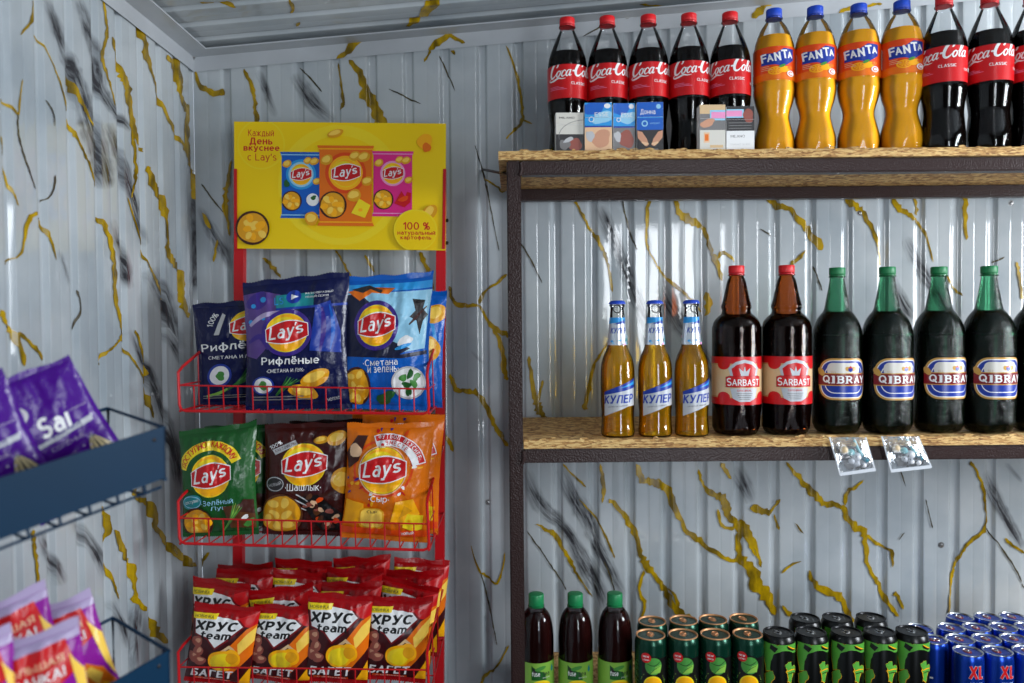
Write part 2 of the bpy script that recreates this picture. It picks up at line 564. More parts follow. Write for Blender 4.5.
def text_mesh(body, bold, spacing):
    """pen strokes of a line of lettering, fitted to a unit box: [(verts, faces, tier)], aspect"""
    k = (body, bold, spacing)
    if k in _TXT:
        return _TXT[k]
    wt = .105 + 2.1 * bold
    x0, out = 0.0, []
    for ch in body:
        if ch == ' ':
            x0 += .40
            continue
        w, st = GL[ch]
        for i, q in enumerate(st):
            if q[0] == 'o':
                _, cx, cy, rx, ry, a0, a1 = q
                n = max(5, int(abs(a1 - a0) / 20))
                line = [(x0 + cx + rx * math.cos(R_(a0 + (a1 - a0) * j / n)), cy + ry * math.sin(R_(a0 + (a1 - a0) * j / n))) for j in range(n + 1)]
                ext = 0
            else:
                ax, ay, bx, by = q
                l = math.hypot(bx - ax, by - ay) or 1
                e = wt * .42
                ux, uy = (bx - ax) / l * e, (by - ay) / l * e
                line = [(x0 + ax - ux, ay - uy), (x0 + bx + ux, by + uy)]
            vs, fs = [], []
            closed = q[0] == 'o' and abs(q[6] - q[5]) == 360
            for j, (x, y) in enumerate(line):
                if closed:
                    a, b = line[(j - 1) % (len(line) - 1)], line[(j + 1) % (len(line) - 1)]
                else:
                    a, b = line[max(j - 1, 0)], line[min(j + 1, len(line) - 1)]
                dx, dy = b[0] - a[0], b[1] - a[1]
                l = math.hypot(dx, dy) or 1
                vs += [(x - dy / l * wt / 2, y + dx / l * wt / 2), (x + dy / l * wt / 2, y - dx / l * wt / 2)]
                if j:
                    fs.append((2 * j - 2, 2 * j - 1, 2 * j + 1, 2 * j))
            out.append((vs, fs, i))
        x0 += w + (.17 + wt * .75) * spacing
    xs = [v[0] for o in out for v in o[0]]
    ys = [v[1] for o in out for v in o[0]]
    xa, xb, ya, yb = min(xs), max(xs), min(ys), max(ys)
    _TXT[k] = ([([((x - xa) / (xb - xa) - .5, (y - ya) / (yb - ya) - .5) for x, y in vs], fs, i) for vs, fs, i in out], (xb - xa) / (yb - ya))
    return _TXT[k]


class Art:
    def __init__(s):
        s.items = []
        s.n = 0

    def add(s, vs, fs, key, lay=None):
        s.n += 1
        s.items.append((vs, fs, 'ink_' + key if 'ink_' + key in MATS else key, s.n if lay is None else lay))

    def poly(s, pts, key, lay=None):
        s.add([tuple(p) for p in pts], [tuple(range(len(pts)))], key, lay)

    def rect(s, x0, x1, y0, y1, key, lay=None):
        s.poly([(x0, y0), (x1, y0), (x1, y1), (x0, y1)], key, lay)

    def ell(s, cx, cy, rx, ry, key, n=36, rot=0, jit=0.0, seed=0, lay=None):
        rn = random.Random(seed)
        p = []
        ph = [rn.uniform(0, 6.28) for _ in range(4)]
        for i in range(n):
            a = 2 * PI * i / n
            q = 1 + jit * (math.sin(2 * a + ph[0]) + math.sin(3 * a + ph[1]) + .6 * math.sin(5 * a + ph[2])) / 2.6
            x, y = rx * q * math.cos(a), ry * q * math.sin(a)
            p.append((cx + x * math.cos(rot) - y * math.sin(rot), cy + x * math.sin(rot) + y * math.cos(rot)))
        s.poly(p, key, lay)

    def text(s, body, cx, cy, w, h, key, rot=0, shear=0, bold=0.0, arc=0.0, spacing=1.0, lay=None):
        parts, asp = text_mesh(body, bold, spacing)
        if w is None:
            w = h * asp
        if h is None:
            h = w / asp
        s.n += 1
        base = s.n if lay is None else lay
        for vs, fs, tier in parts:
            out = []
            for x, y in vs:
                x, y = x * w, y * h
                x += shear * y
                y += arc * (1 - (2 * x / w) ** 2)
                out.append((cx + x * math.cos(rot) - y * math.sin(rot), cy + x * math.sin(rot) + y * math.cos(rot)))
            s.items.append((out, fs, 'ink_' + key if 'ink_' + key in MATS else key, base + .18 * tier))
        s.n += 1

    def stroke(s, pts, key, n=6, lay=None):
        """pts: (x, y, width) along a line"""
        q = cr_spline(pts, n)
        vs, fs = [], []
        for i, (x, y, w) in enumerate(q):
            a, b = q[max(i - 1, 0)], q[min(i + 1, len(q) - 1)]
            dx, dy = b[0] - a[0], b[1] - a[1]
            l = math.hypot(dx, dy) or 1
            vs += [(x - dy / l * w / 2, y + dx / l * w / 2), (x + dy / l * w / 2, y - dx / l * w / 2)]
            if i:
                fs.append((2 * i - 2, 2 * i - 1, 2 * i + 1, 2 * i))
        s.add(vs, fs, key, lay)

    def ring(s, cx, cy, rx, ry, t, key, a0=0, a1=2 * PI, n=40, lay=None):
        vs, fs = [], []
        for i in range(n + 1):
            a = a0 + (a1 - a0) * i / n
            vs += [(cx + rx * math.cos(a), cy + ry * math.sin(a)), (cx + (rx - t) * math.cos(a), cy + (ry - t) * math.sin(a))]
            if i:
                fs.append((2 * i - 2, 2 * i - 1, 2 * i + 1, 2 * i))
        s.add(vs, fs, key, lay)

    def chip(s, cx, cy, r, seed=0, flat=0.8, rot=0.4):
        s.ell(cx, cy, r, r * flat, 'chip', 22, rot, .09, seed)
        s.ell(cx - .08 * r, cy + .1 * r, r * .72, r * flat * .6, 'chip_light', 18, rot, .14, seed + 5)

    def bowl(s, cx, cy, r, seed=0):
        s.ell(cx, cy, r, r, 'brown', 36)
        s.ell(cx, cy, r * .88, r * .88, 'chip', 30, 0, .05, seed)
        rn = random.Random(seed)
        for i in range(9):
            a, d = i * 2.4, r * (.18 + .5 * rn.random())
            q = r * (.22 + .1 * rn.random())
            s.ell(cx + d * math.cos(a), cy + d * math.sin(a), q, q * .75, 'chip_light' if i % 2 else 'sun', 14, a, .1, i)

    def group(s, other, cx, cy, k, rot=0.0):
        """another drawing, scaled by k and put at cx, cy"""
        base = s.n
        for vs, fs, key, lay in other.items:
            s.items.append(([(cx + k * (x * math.cos(rot) - y * math.sin(rot)), cy + k * (x * math.sin(rot) + y * math.cos(rot))) for x, y in vs],
                            fs, key, base + lay))
            s.n = max(s.n, base + lay)


def lay_art(mb, art, fn, gx=(), gy=(), clip=None, base=0.12, step=0.06, diag=()):
    """cut the drawing along grid lines, then map (x, y, lift) in mm through fn to the surface"""
    t = bmesh.new()
    for vs, fs, key, lay in art.items:
        z = base + step * lay
        k = mb.slot(key)
        bv = [t.verts.new((x, y, z)) for x, y in vs]
        for f in fs:
            try:
                fc = t.faces.new([bv[i] for i in f])
                fc.material_index = k
            except ValueError:
                pass
    big = [f for f in t.faces if len(f.verts) > 4]
    bmesh.ops.triangulate(t, faces=big)

    def cut(co, no, outer=False):
        bmesh.ops.bisect_plane(t, geom=t.verts[:] + t.edges[:] + t.faces[:], dist=1e-5, plane_co=co, plane_no=no, clear_outer=outer)
    if clip:
        x0, x1, y0, y1 = clip
        cut((x1, 0, 0), (1, 0, 0), True)
        cut((x0, 0, 0), (-1, 0, 0), True)
        cut((0, y1, 0), (0, 1, 0), True)
        cut((0, y0, 0), (0, -1, 0), True)
    for x in gx:
        cut((x, 0, 0), (1, 0, 0))
    for y in gy:
        cut((0, y, 0), (0, 1, 0))
    for co, no in diag:
        cut(co, no)
    # the print faces outwards whatever way it was drawn
    t.normal_update()
    for f in t.faces:
        if f.normal.z < 0:
            f.normal_flip()
    t.verts.index_update()
    nv = [mb.bm.verts.new(fn(v.co.x, v.co.y, v.co.z)) for v in t.verts]
    for f in t.faces:
        try:
            g = mb.bm.faces.new([nv[v.index] for v in f.verts])
            g.material_index = f.material_index
            g.smooth = True
        except ValueError:
            pass
    t.free()


def around(r):
    """(x, y, lift) mm -> a cylinder of radius r metres standing on z"""
    def f(x, y, off):
        a = x / 1000 / r
        q = r + off / 1000
        return Vector((q * math.sin(a), -q * math.cos(a), y / 1000))
    return f


def flat_front(yy=0.0):
    return lambda x, y, off: Vector((x / 1000, yy - off / 1000, y / 1000))

# ================================================================ the room
BACK_Y = 1.77
LEFT_X = at(197.5, 300, BACK_Y).x
_cl, _cr = at(198.7, 72, BACK_Y), at(979, 1, BACK_Y)
SLOPE = (_cr.z - _cl.z) / (_cr.x - _cl.x)          # the roof rises to the right
TRIM_H = 0.044


def ceil_z(x):
    return _cl.z + TRIM_H + (x - _cl.x) * SLOPE


PITCH = 0.0807
PROF = [(0.0, 0.0), (0.0035, 0.0), (0.0225, 0.0), (0.0240, -0.0001), (0.0260, -0.0005), (0.0280, -0.0001), (0.0295, 0.0), (0.0485, 0.0), (0.052, 0.0), (0.0545, -0.0008), (0.0590, -0.0072), (0.0615, -0.008), (0.0705, -0.008), (0.073, -0.0072), (0.0775, -0.0008), (0.080, 0.0)]


def prof(u):
    t = u % PITCH
    for (a, da), (b, db) in zip(PROF, PROF[1:] + [(PITCH, 0.0)]):
        if a <= t <= b:
            return da + (db - da) * (t - a) / max(b - a, 1e-9)
    return 0.0


def breaks(u0, u1):
    out = []
    k = math.floor(u0 / PITCH)
    while k * PITCH < u1:
        for a, _ in PROF:
            u = k * PITCH + a
            if u0 < u < u1:
                out.append(u)
        k += 1
    return out


def vein_pts(pts, seed, jag):
    """a hand-followed vein: left and right edge in photo pixels, with ragged width"""
    rn = random.Random(seed)
    L = sum(math.hypot(b[0] - a[0], b[1] - a[1]) for a, b in zip(pts, pts[1:]))
    n = max(3, int(L / max(1, len(pts) - 1) / (5 if jag < .2 else 3)))
    q = cr_spline(pts, n)
    rows = []
    for i, (x, y, w) in enumerate(q):
        a, b = q[max(i - 1, 0)], q[min(i + 1, len(q) - 1)]
        dx, dy = b[0] - a[0], b[1] - a[1]
        l = math.hypot(dx, dy) or 1
        w = max(w * (1 if jag < .2 else .74), .8)
        if jag > .2 and 0 < i < len(q) - 1:
            o = rn.uniform(-.16, .16) * w
            x, y = x - dy / l * o, y + dx / l * o
        e0, e1 = w / 2 * (1 + jag * rn.uniform(-1, 1)), w / 2 * (1 + jag * rn.uniform(-1, 1))
        if i in (0, len(q) - 1):
            e0 = e1 = w * .12
        rows.append((x, y, -dy / l, dx / l, e0, e1))
    return rows


def sheet(name, O, eu, ev, u0, u1, v0, v1, phase=0.0, veins=(), smokes=(), flat=False, lead=0.0):
    """a profiled (or flat) sheet with its printed veins; v0, v1 may depend on u; the room lies on the side eu x ev points to"""
    O, eu, ev = Vector(O), Vector(eu).normalized(), Vector(ev).normalized()
    n = eu.cross(ev).normalized()
    mb = MB()
    lay = [mb.bm.verts.layers.float.new(k) for k in ('smoke', 'run', 'side')]
    lay = [mb.bm.verts.layers.float[k] for k in ('smoke', 'run', 'side')]
    f0 = v0 if callable(v0) else (lambda u: v0)
    f1 = v1 if callable(v1) else (lambda u: v1)
    d = (lambda u: 0.0) if flat else (lambda u: 0.0 if u < u0 + lead else prof(u - phase))
    us = [u0] + ([] if flat else [b + phase for b in breaks(u0 - phase, u1 - phase)]) + [u1]
    k = mb.slot('trim_white' if flat else 'marble_sheet')
    kg, kd, ks = mb.slot('gold_vein'), mb.slot('dark_vein'), mb.slot('marble_sheet')

    def P(u, v, lift=0.0):
        return O + eu * u + ev * v + n * (d(u) + lift)
    rows = []
    for u in us:
        rows.append([mb.bm.verts.new(P(u, f0(u) + (f1(u) - f0(u)) * j / 6)) for j in range(7)])
    for a, b in zip(rows, rows[1:]):
        for j in range(6):
            f = mb.bm.faces.new((a[j], b[j], b[j + 1], a[j + 1]))
            f.material_index = k
            f.smooth = True
    t = bmesh.new()
    tl = [t.verts.layers.float.new(k) for k in ('smoke', 'run', 'side')]
    tl = [t.verts.layers.float[k] for k in ('smoke', 'run', 'side')]

    def uv(x, y):
        p = hit(x, y, O, n) - O
        return p.dot(eu), p.dot(ev)
    for idx, (kind, pts) in enumerate([('g', p) for p in veins] + [('s', p) for p in smokes]):
        if kind == 's':
            pts = [(x, y, w * 2.1) for x, y, w in pts]
            cross = [(-1, 0), (-.66, .55), (-.3, .95), (0, 1), (.3, .95), (.66, .55), (1, 0)]
            rws = vein_pts(pts, idx, .15)
            lift = 0.0002 + 0.00003 * (idx - len(veins))
        else:
            cross = [(-1, 0), (1, 0)]
            rws = vein_pts(pts, idx, .46)
            lift = 0.0009 + 0.00003 * idx
        grid = []
        dist = idx * 7.3
        for i, (x, y, nx, ny, e0, e1) in enumerate(rws):
            if i:
                dist += math.hypot(x - rws[i - 1][0], y - rws[i - 1][1]) * .035
            g = []
            end = min(1.0, i / 4, (len(rws) - 1 - i) / 4)
            for c, s in cross:
                e = e0 if c < 0 else e1
                u, v = uv(x + nx * c * e, y + ny * c * e)
                b = t.verts.new((u, v, lift))
                b[tl[0]], b[tl[1]], b[tl[2]] = s * end, dist, c * e * .30
                g.append(b)
            grid.append(g)
        thin = max(p[2] for p in pts) <= 2.2
        for a, b in zip(grid, grid[1:]):
            for j in range(len(cross) - 1):
                f = t.faces.new((a[j], b[j], b[j + 1], a[j + 1]))
                f.material_index = ks if kind == 's' else (kd if thin else kg)
    if t.verts:
        for co, no in (((u0, 0, 0), (-1, 0, 0)), ((u1, 0, 0), (1, 0, 0))):
            bmesh.ops.bisect_plane(t, geom=t.verts[:] + t.edges[:] + t.faces[:], dist=1e-6, plane_co=co, plane_no=no, clear_outer=True)
        um, vm0, vm1 = (u0 + u1) / 2, f0((u0 + u1) / 2), f1((u0 + u1) / 2)
        sl0, sl1 = (f0(u1) - f0(u0)) / (u1 - u0), (f1(u1) - f1(u0)) / (u1 - u0)
        bmesh.ops.bisect_plane(t, geom=t.verts[:] + t.edges[:] + t.faces[:], dist=1e-6, plane_co=(um, vm1, 0), plane_no=(-sl1, 1, 0), clear_outer=True)
        bmesh.ops.bisect_plane(t, geom=t.verts[:] + t.edges[:] + t.faces[:], dist=1e-6, plane_co=(um, vm0, 0), plane_no=(sl0, -1, 0), clear_outer=True)
        if not flat:
            for b in breaks(u0 - phase, u1 - phase):
                bmesh.ops.bisect_plane(t, geom=t.verts[:] + t.edges[:] + t.faces[:], dist=1e-6, plane_co=(b + phase, 0, 0), plane_no=(1, 0, 0))
        t.verts.index_update()
        nv = []
        for v in t.verts:
            w = mb.bm.verts.new(P(v.co.x, v.co.y, v.co.z))
            for la, lb in zip(lay, tl):
                w[la] = v[lb]
            nv.append(w)
        for f in t.faces:
            try:
                g = mb.bm.faces.new([nv[v.index] for v in f.verts])
                g.material_index = f.material_index
                g.smooth = True
            except ValueError:
                pass
    t.free()
    # every face looks into the room
    mb.bm.normal_update()
    for f in mb.bm.faces:
        if f.normal.dot(n) < 0:
            f.normal_flip()
    o = mb.build(name, sharp=25, normals=False)
    return tag(o, kind='structure')


G_BACK = [
    [(194, 67, 2), (199, 83, 5), (207, 90, 7), (221, 94, 7), (222, 88, 4)],
    [(244, 69, 4), (252, 88, 6), (255, 104, 5), (257, 122, 5), (258, 140, 4)],
    [(337.5, 62, 3), (341, 84, 3), (343, 102, 5), (340, 110, 1)],
    [(349, 60, 6), (362, 76, 9), (367.5, 95, 15), (375, 108, 13), (382, 124, 14), (388, 140, 9)],
    [(299, 67, 2), (310, 78, 2), (322, 92, 2)],
    [(424, 62, 3), (431, 49, 3)],
    [(388.5, 89, 1.5), (404, 96, 2), (421, 104, 1.5)],
    [(439.5, 56, 2), (447, 72, 2), (455, 91, 1.5)],
    [(451, 51, 6), (455, 55, 3)],
    [(506, 46, 2), (517, 75, 4), (521, 101, 4), (522, 119, 5), (514, 130, 3), (506, 139, 2)],
    [(522, 119, 3), (532, 124, 3)],
    [(475, 145, 1.2), (484, 176, 2.2), (491, 210, 1.5), (499, 251, 1)],
    [(484, 178, 2.5), (496, 186, 3), (504, 191, 3.5), (506, 172, 2)],
    [(449, 286, 5), (454, 302, 6), (468, 306, 5), (479.5, 306, 4), (490, 325, 6), (506, 334, 6), (514, 336, 5)],
    [(479, 304, 5), (486, 290, 4), (496, 284, 4), (507, 274, 3)],
    [(450, 374, 4), (455.5, 389, 7), (468, 391, 7), (479, 395, 7), (492, 420, 6), (500, 434, 6), (508, 446, 5)],
    [(493, 328, 5), (501, 346, 6), (505, 372, 7), (508, 380, 4)],
    [(444, 434, 6), (449, 443, 6), (453, 452, 5)],
    [(471, 545, 1.2), (475, 560, 1.8), (481, 573, 3), (490, 579, 3), (497, 583, 4), (503, 568, 2), (505, 552, 1.5)],
    [(481, 573, 1.4), (490, 610, 1.8), (497, 645, 1.2)],
    [(477, 690, 7), (484, 678, 5), (497, 666, 3), (509, 645, 2)],
    # behind the upper bay
    [(573, 197, 4), (586, 222, 4), (599.5, 242, 5), (607, 262, 4), (612.5, 292, 3)],
    [(649, 196, 5), (646.5, 240, 3), (655, 262, 3), (667, 278, 4), (688, 297, 4), (702, 312, 2)],
    [(674, 196, 6), (679, 212, 9), (691, 221, 12), (704, 229, 6), (710, 248, 5), (716, 262, 6), (722, 281, 4)],
    [(714, 262, 3), (724, 252, 5), (735, 262, 3)],
    [(769, 196, 9), (779, 206, 9), (790, 210, 8), (803, 224, 11), (812, 236, 10), (822, 250, 10)],
    [(845, 196, 7), (855, 206, 7), (865, 216, 6), (878.5, 247, 5), (881, 266, 2)],
    [(892, 196, 5), (899, 207, 8), (912, 217, 5), (923, 228, 4), (933, 262, 2)],
    [(914, 194, 8), (918, 215, 5)],
    [(965, 194, 6), (964.6, 215, 6), (966, 240, 3)],
    [(622, 200, 2), (631, 234, 2), (637, 250, 1.5)],
    [(760, 229, 1.6), (772, 236, 2)],
    [(790, 266, 5), (800, 256, 5), (806, 250, 2)],
    [(521, 243, 2), (532, 262, 2), (542, 283, 1.5)],
    [(584, 410, 6), (588, 393, 6), (594, 366, 4), (602, 352, 3), (609, 341, 2)],
    [(706, 292, 5), (709, 304, 8), (705, 316, 3)],
    [(529, 356, 4), (534, 394, 6), (540, 410, 10), (546, 424, 6)],
    [(543, 380, 3), (538, 402, 5)],
    [(943, 272, 4), (952, 284, 3), (962, 296, 3)],
    [(1016, 262, 4), (1019, 277, 5), (1022, 300, 3)],
    [(813.6, 266, 2), (822, 291, 2)],
    [(993, 263, 2), (1004, 257, 2)],
    # behind the lower bay
    [(563, 464, 3), (572, 474, 3), (586, 487, 3)],
    [(600, 464, 3), (604, 487, 6), (602, 503, 2)],
    [(579, 499, 1.6), (590, 511, 2.4), (598.5, 522, 2.5), (608, 542, 3), (614.5, 558, 2)],
    [(536, 524, 2), (546, 529, 5), (556, 536, 6), (565, 552, 5), (572, 565, 5), (581, 580, 2.6), (593, 598, 1.4)],
    [(527, 531, 1.4), (545, 556, 2), (566.5, 590, 1.4)],
    [(604, 561, 1.2), (610, 575, 2), (615, 592, 1.4)],
    [(609, 499, 5), (623, 513, 8), (634, 532.5, 8), (641, 554, 7), (646.5, 564.5, 10), (659, 580.5, 6), (669, 597, 9), (679, 612, 9), (696, 619, 6)],
    [(644, 570, 4), (639, 589, 4), (645, 604, 5), (641, 618, 2)],
    [(661, 587, 4), (672, 592, 3), (679, 606, 5)],
    [(636, 464, 5), (643, 479, 9), (655, 482, 9), (665, 487, 10), (675, 507.6, 7), (685.6, 529, 6), (700, 541, 8), (721, 555.6, 5), (735, 561, 5), (742, 562, 8)],
    [(699, 470, 4), (704, 486, 5), (714, 494, 8), (723, 500, 13), (728, 513, 8), (739, 529, 10), (739, 550, 7), (746, 565, 14), (757, 584, 17), (767, 599, 14), (776, 616, 5)],
    [(717.6, 509, 3), (722, 525, 5), (734, 529, 6)],
    [(741, 520, 9), (748, 540, 7), (756, 556, 3)],
    [(721, 463, 6), (731, 479, 4)],
    [(786, 462, 3), (800.5, 479, 7), (813, 495, 10), (825, 503, 8), (843, 508, 7), (852, 524, 10), (864.6, 534, 8), (866, 561, 5), (877, 582, 6), (886, 600, 6), (898, 616, 4)],
    [(846, 506, 5), (848.5, 491.6, 4), (855, 487, 4), (863, 480, 3)],
    [(864.6, 534, 5), (876, 543, 4), (886, 548.5, 4), (892, 554, 5), (892, 567, 2)],
    [(895, 591, 8), (899, 599, 4), (903, 609, 3)],
    [(750, 508, 9), (760, 510, 9), (768, 513, 8), (775, 508, 3), (780, 499, 3)],
    [(775, 515, 3), (779, 530, 3)],
    [(742, 520, 7), (754, 543, 6), (761, 567, 3)],
    [(782, 605, 5), (791, 616, 7)],
    [(795, 523, 1.6), (803, 533, 2.4)],
    [(781, 573, 3), (790, 565, 3), (801, 561, 1.4)],
    [(810, 571, 3), (816.5, 586, 8), (836, 594, 10), (845, 606, 8), (853, 622, 6)],
    [(970, 461, 4), (982, 486, 4), (986, 525.4, 5), (968, 543, 4), (956, 564, 3), (952, 585, 5), (948, 623, 4)],
    [(986, 527, 1.6), (1010, 561, 2), (1026, 590, 1.4)],
    [(1004, 538, 3), (1012, 545, 4), (1026, 554, 4)],
    [(900, 470, 1.4), (905, 486, 1.2)],
    [(925, 499, 1.2), (932, 528, 1.4)],
    [(898, 540, 1.2), (904, 532, 1.0)],
    # left end of the wall, beside and behind the crisps display
    [(202, 184, 2), (212, 198, 1.8), (224, 213, 1.6)],
    [(203, 213, 5), (211, 229, 5)],
    [(231, 160, 4), (226, 186, 5), (225, 206, 6), (229, 236, 2)],
    [(214, 262, 4), (218, 240, 3)],
    [(262, 258, 3), (272, 266, 6), (281, 278, 3)],
    [(335, 250, 3), (343, 262, 3), (352, 278, 4)],
    [(365, 255, 4), (374, 272, 4)],
    [(420, 252, 5), (428, 270, 6), (434, 290, 3)],
    [(210, 552, 3), (200, 566, 6), (203, 590, 4)],
]
S_BACK = [
    [(258, 69, 4), (266, 92, 5), (276, 118, 4)],
    [(294, 72, 7), (303, 88, 9), (315, 105, 9), (336, 122, 6)],
    [(198, 205, 4), (210, 228, 7), (224, 252, 6), (230, 270, 5)],
    [(599, 205, 7), (618, 250, 8), (639, 304, 8), (652, 340, 6)],
    [(660, 286, 8), (675, 314, 11), (688, 337, 10), (708, 368, 8), (716, 392, 5)],
    [(891, 277, 5), (904, 304, 7), (917, 322, 6)],
    [(906, 236, 6), (926, 276, 8), (945, 308, 6), (960, 330, 5)],
    [(524, 468, 6), (540, 504, 9), (561, 525, 7), (575, 545, 8), (588, 570, 12), (598, 590, 9), (606, 614, 7)],
    [(561, 466, 7), (571, 493, 9), (584, 514, 10), (592, 532, 9), (600, 552, 8), (612, 575, 7), (626, 600, 5)],
    [(735, 466, 8), (744, 486, 9), (752, 504, 7)],
    [(985, 470, 6), (998, 502, 7), (1012, 528, 6), (1026, 552, 6)],
    [(1004, 462, 3), (1024, 484, 3)],
    [(487, 28, 1), (478, 36, 1)],
    [(642, 590, 6), (636, 575, 5)],
    [(470, 350, 2), (486, 366, 2)],
    [(896, 594, 4), (900, 622, 4)],
    [(206, 300, 4), (196, 340, 5), (186, 380, 5)],
]
G_LEFT = [
    [(33, 0, 2), (33, 17.6, 5), (20, 35, 1.5)],
    [(35, 28.5, 1.5), (57, 74.6, 1.6), (72.5, 127, 3), (88, 162, 3), (96.6, 189, 1.5)],
    [(66, 72, 3), (77, 94, 7), (86, 112, 3), (94.4, 127, 2)],
    [(103, 0, 3), (107, 31, 4), (102, 57, 4), (110, 85, 2.4), (115, 106, 1.2)],
    [(112, 37, 5), (118.5, 61.5, 4), (124, 78, 6), (127, 90, 9), (131, 116, 6), (137, 140, 7), (144, 152, 2)],
    [(133, 132, 5), (135, 162, 4), (135, 180, 4), (131, 198, 1)],
    [(131, 18, 5), (143, 35, 6), (147, 58, 7), (154, 80, 3), (160, 101, 4), (170, 122, 5), (182, 144, 4), (190, 156, 6)],
    [(167, 55, 7), (177, 74, 8), (181, 98, 5), (187, 112, 6)],
    [(176, 58, 4), (182, 84, 5)],
    [(187, 104, 6), (187, 149, 7), (193, 176, 5), (196, 200, 3)],
    [(0, 99, 3), (10, 105, 3), (17.6, 114, 3), (20, 95, 2), (22, 79, 1)],
    [(17.6, 114, 2), (19, 140, 2), (35, 189, 1.5)],
    [(0, 136, 2), (9, 175, 2.4), (17.6, 206, 1.5)],
    [(37, 212, 5), (29, 219, 8), (25, 232, 4), (21, 252, 3), (14, 259, 3), (5, 264, 5)],
    [(39.5, 217, 4), (48, 233, 4), (56, 260, 1)],
    [(55, 175, 2), (52, 192, 2.2), (44, 202, 1.6)],
    [(147, 166, 7), (153, 186, 9), (164, 203, 8), (167, 233, 3), (169, 256, 8), (180, 273, 8), (183, 300, 7), (188, 318, 5)],
    [(99, 217, 5), (107.6, 233, 6), (114, 268, 5), (115, 300, 5), (122, 330, 4), (116, 344, 3), (106, 353, 3), (99, 365, 2)],
    [(127, 197.6, 2), (145, 255, 2), (156, 282, 3), (164, 300, 2)],
    [(78, 290, 1.2), (80, 310, 1.6), (76, 330, 1.2)],
    [(0, 310, 5), (6, 322, 8), (14, 330, 7), (20, 348, 6), (24, 366, 5)],
    [(18, 332, 5), (34, 348, 5), (45, 361, 4)],
    [(122, 330, 2), (124.6, 347, 2), (141.4, 374, 2.6), (148, 397, 4), (153, 418, 4)],
    [(134.7, 330, 4), (142, 352, 4), (148, 376, 4)],
    [(132, 490, 7), (141, 500, 8), (151.5, 508.5, 9), (157, 530, 7), (174, 548, 7), (192, 562, 6)],
    [(106, 506, 4), (109.4, 529, 5), (104, 546, 1)],
    [(114, 530, 8), (121, 546, 7), (126, 558, 7), (133, 570, 8), (134, 588, 3), (137, 601, 8), (146, 611, 5)],
    [(107, 563, 3), (115, 588, 3), (118, 599, 1)],
    [(150, 616, 8), (155, 630, 9), (167, 643, 9)],
    [(161, 538, 5), (174, 554, 5), (188, 563, 7), (196, 566, 4)],
    [(32, 530, 4), (34, 548, 5), (37.7, 586, 3)],
    [(45, 100, 1.2), (52, 112, 1.5), (54, 126, 1.0)],
]
S_LEFT = [
    [(44, -6, 5), (66, 53, 8), (80, 90, 10), (92, 130, 13), (103, 168, 12), (108, 190, 6)],
    [(76, -6, 6), (94, 48, 7), (101, 88, 7), (116, 112, 6), (132, 132, 4)],
    [(107, 122, 5), (120, 158, 7), (132, 196, 6), (145, 248, 6)],
    [(112, 218, 5), (125, 263, 6), (130, 290, 5)],
    [(149, 268, 8), (158, 284, 10), (166, 304, 10), (174, 330, 9), (182, 352, 7)],
    [(130, 328, 5), (145, 365, 6), (158, 397, 7), (168, 430, 8), (176, 462, 8), (180, 490, 6)],
    [(162, 328, 5), (174, 346, 6), (184, 368, 6)],
    [(71, 518, 7), (85, 536, 8), (98, 556, 7), (106, 580, 5)],
    [(39, 530, 7), (50, 556, 7), (64, 586, 7)],
    [(138, 600, 6), (136, 630, 5), (136, 676, 4)],
    [(60, 250, 2), (70, 286, 2)],
    [(192, 190, 5), (197, 240, 6), (196, 300, 6)],
    [(110, 600, 5), (122, 625, 5), (128, 650, 4)],
]
G_CEIL = [
    [(438, -4, 12), (430, 8, 12), (420, 18, 8), (406, 26, 3)],
    [(289, 0, 4), (293, 7, 5), (290, 14, 3)],
    [(200, 2, 2), (214, 4, 3), (236, 7, 2)],
    [(296, 26, 4), (300, 22, 4)],
    [(640, 4, 3), (690, 8, 2), (720, 2, 2)],
]
G_TRIM_BACK = [
    [(365, 30, 9), (357, 42, 10), (346, 53, 7), (335, 61, 3)],
    [(453, 22, 5), (447, 35, 8), (434, 45, 9), (429, 52, 7)],
    [(447, 33, 5), (456, 39, 5), (465, 43, 3)],
    [(608, 22, 1.6), (590, 33, 2), (572, 42, 1.4)],
    [(770, -2, 12), (762, 8, 10), (752, 18, 7)],
    [(882, 4, 3), (866, 6, 4), (850, 8, 4), (838, 14, 5)],
    [(540, 52, 3), (560, 44, 2)],
]
G_TRIM_LEFT = [
    [(162, 20, 6), (170, 27, 4), (182, 34, 4), (196, 41, 2)],
]

# phases put the grooves where the photo shows them
PH_BACK = at(563, 545, BACK_Y).x - 0.0765
wall_back = sheet('wall_back', (0, BACK_Y, 0), (1, 0, 0), (0, 0, 1), LEFT_X, RIGHT_X, 0.0, lambda u: ceil_z(u), PH_BACK, G_BACK, S_BACK, lead=.0125)
PH_LEFT = hit(74.7, 150, (LEFT_X, 0, 0), (1, 0, 0)).y - 0.0755
wall_left = sheet('wall_left', (LEFT_X, 0, 0), (0, 1, 0), (0, 0, 1), FRONT_Y, BACK_Y, 0.0, ceil_z(LEFT_X), PH_LEFT, G_LEFT, S_LEFT)
# right wall with a window opening, front wall with the doorway: plain sheets, out of the picture


def wall_with_hole(name, fx, a0, a1, z0, z1, h):
    mb = MB()
    ha0, ha1, hz0, hz1 = h
    for p0, p1, q0, q1 in ((a0, ha0, z0, z1), (ha1, a1, z0, z1), (ha0, ha1, hz1, z1)) + (((ha0, ha1, z0, hz0),) if hz0 > z0 else ()):
        fx(mb, p0, p1, q0, q1)
    return tag(mb.build(name), kind='structure')


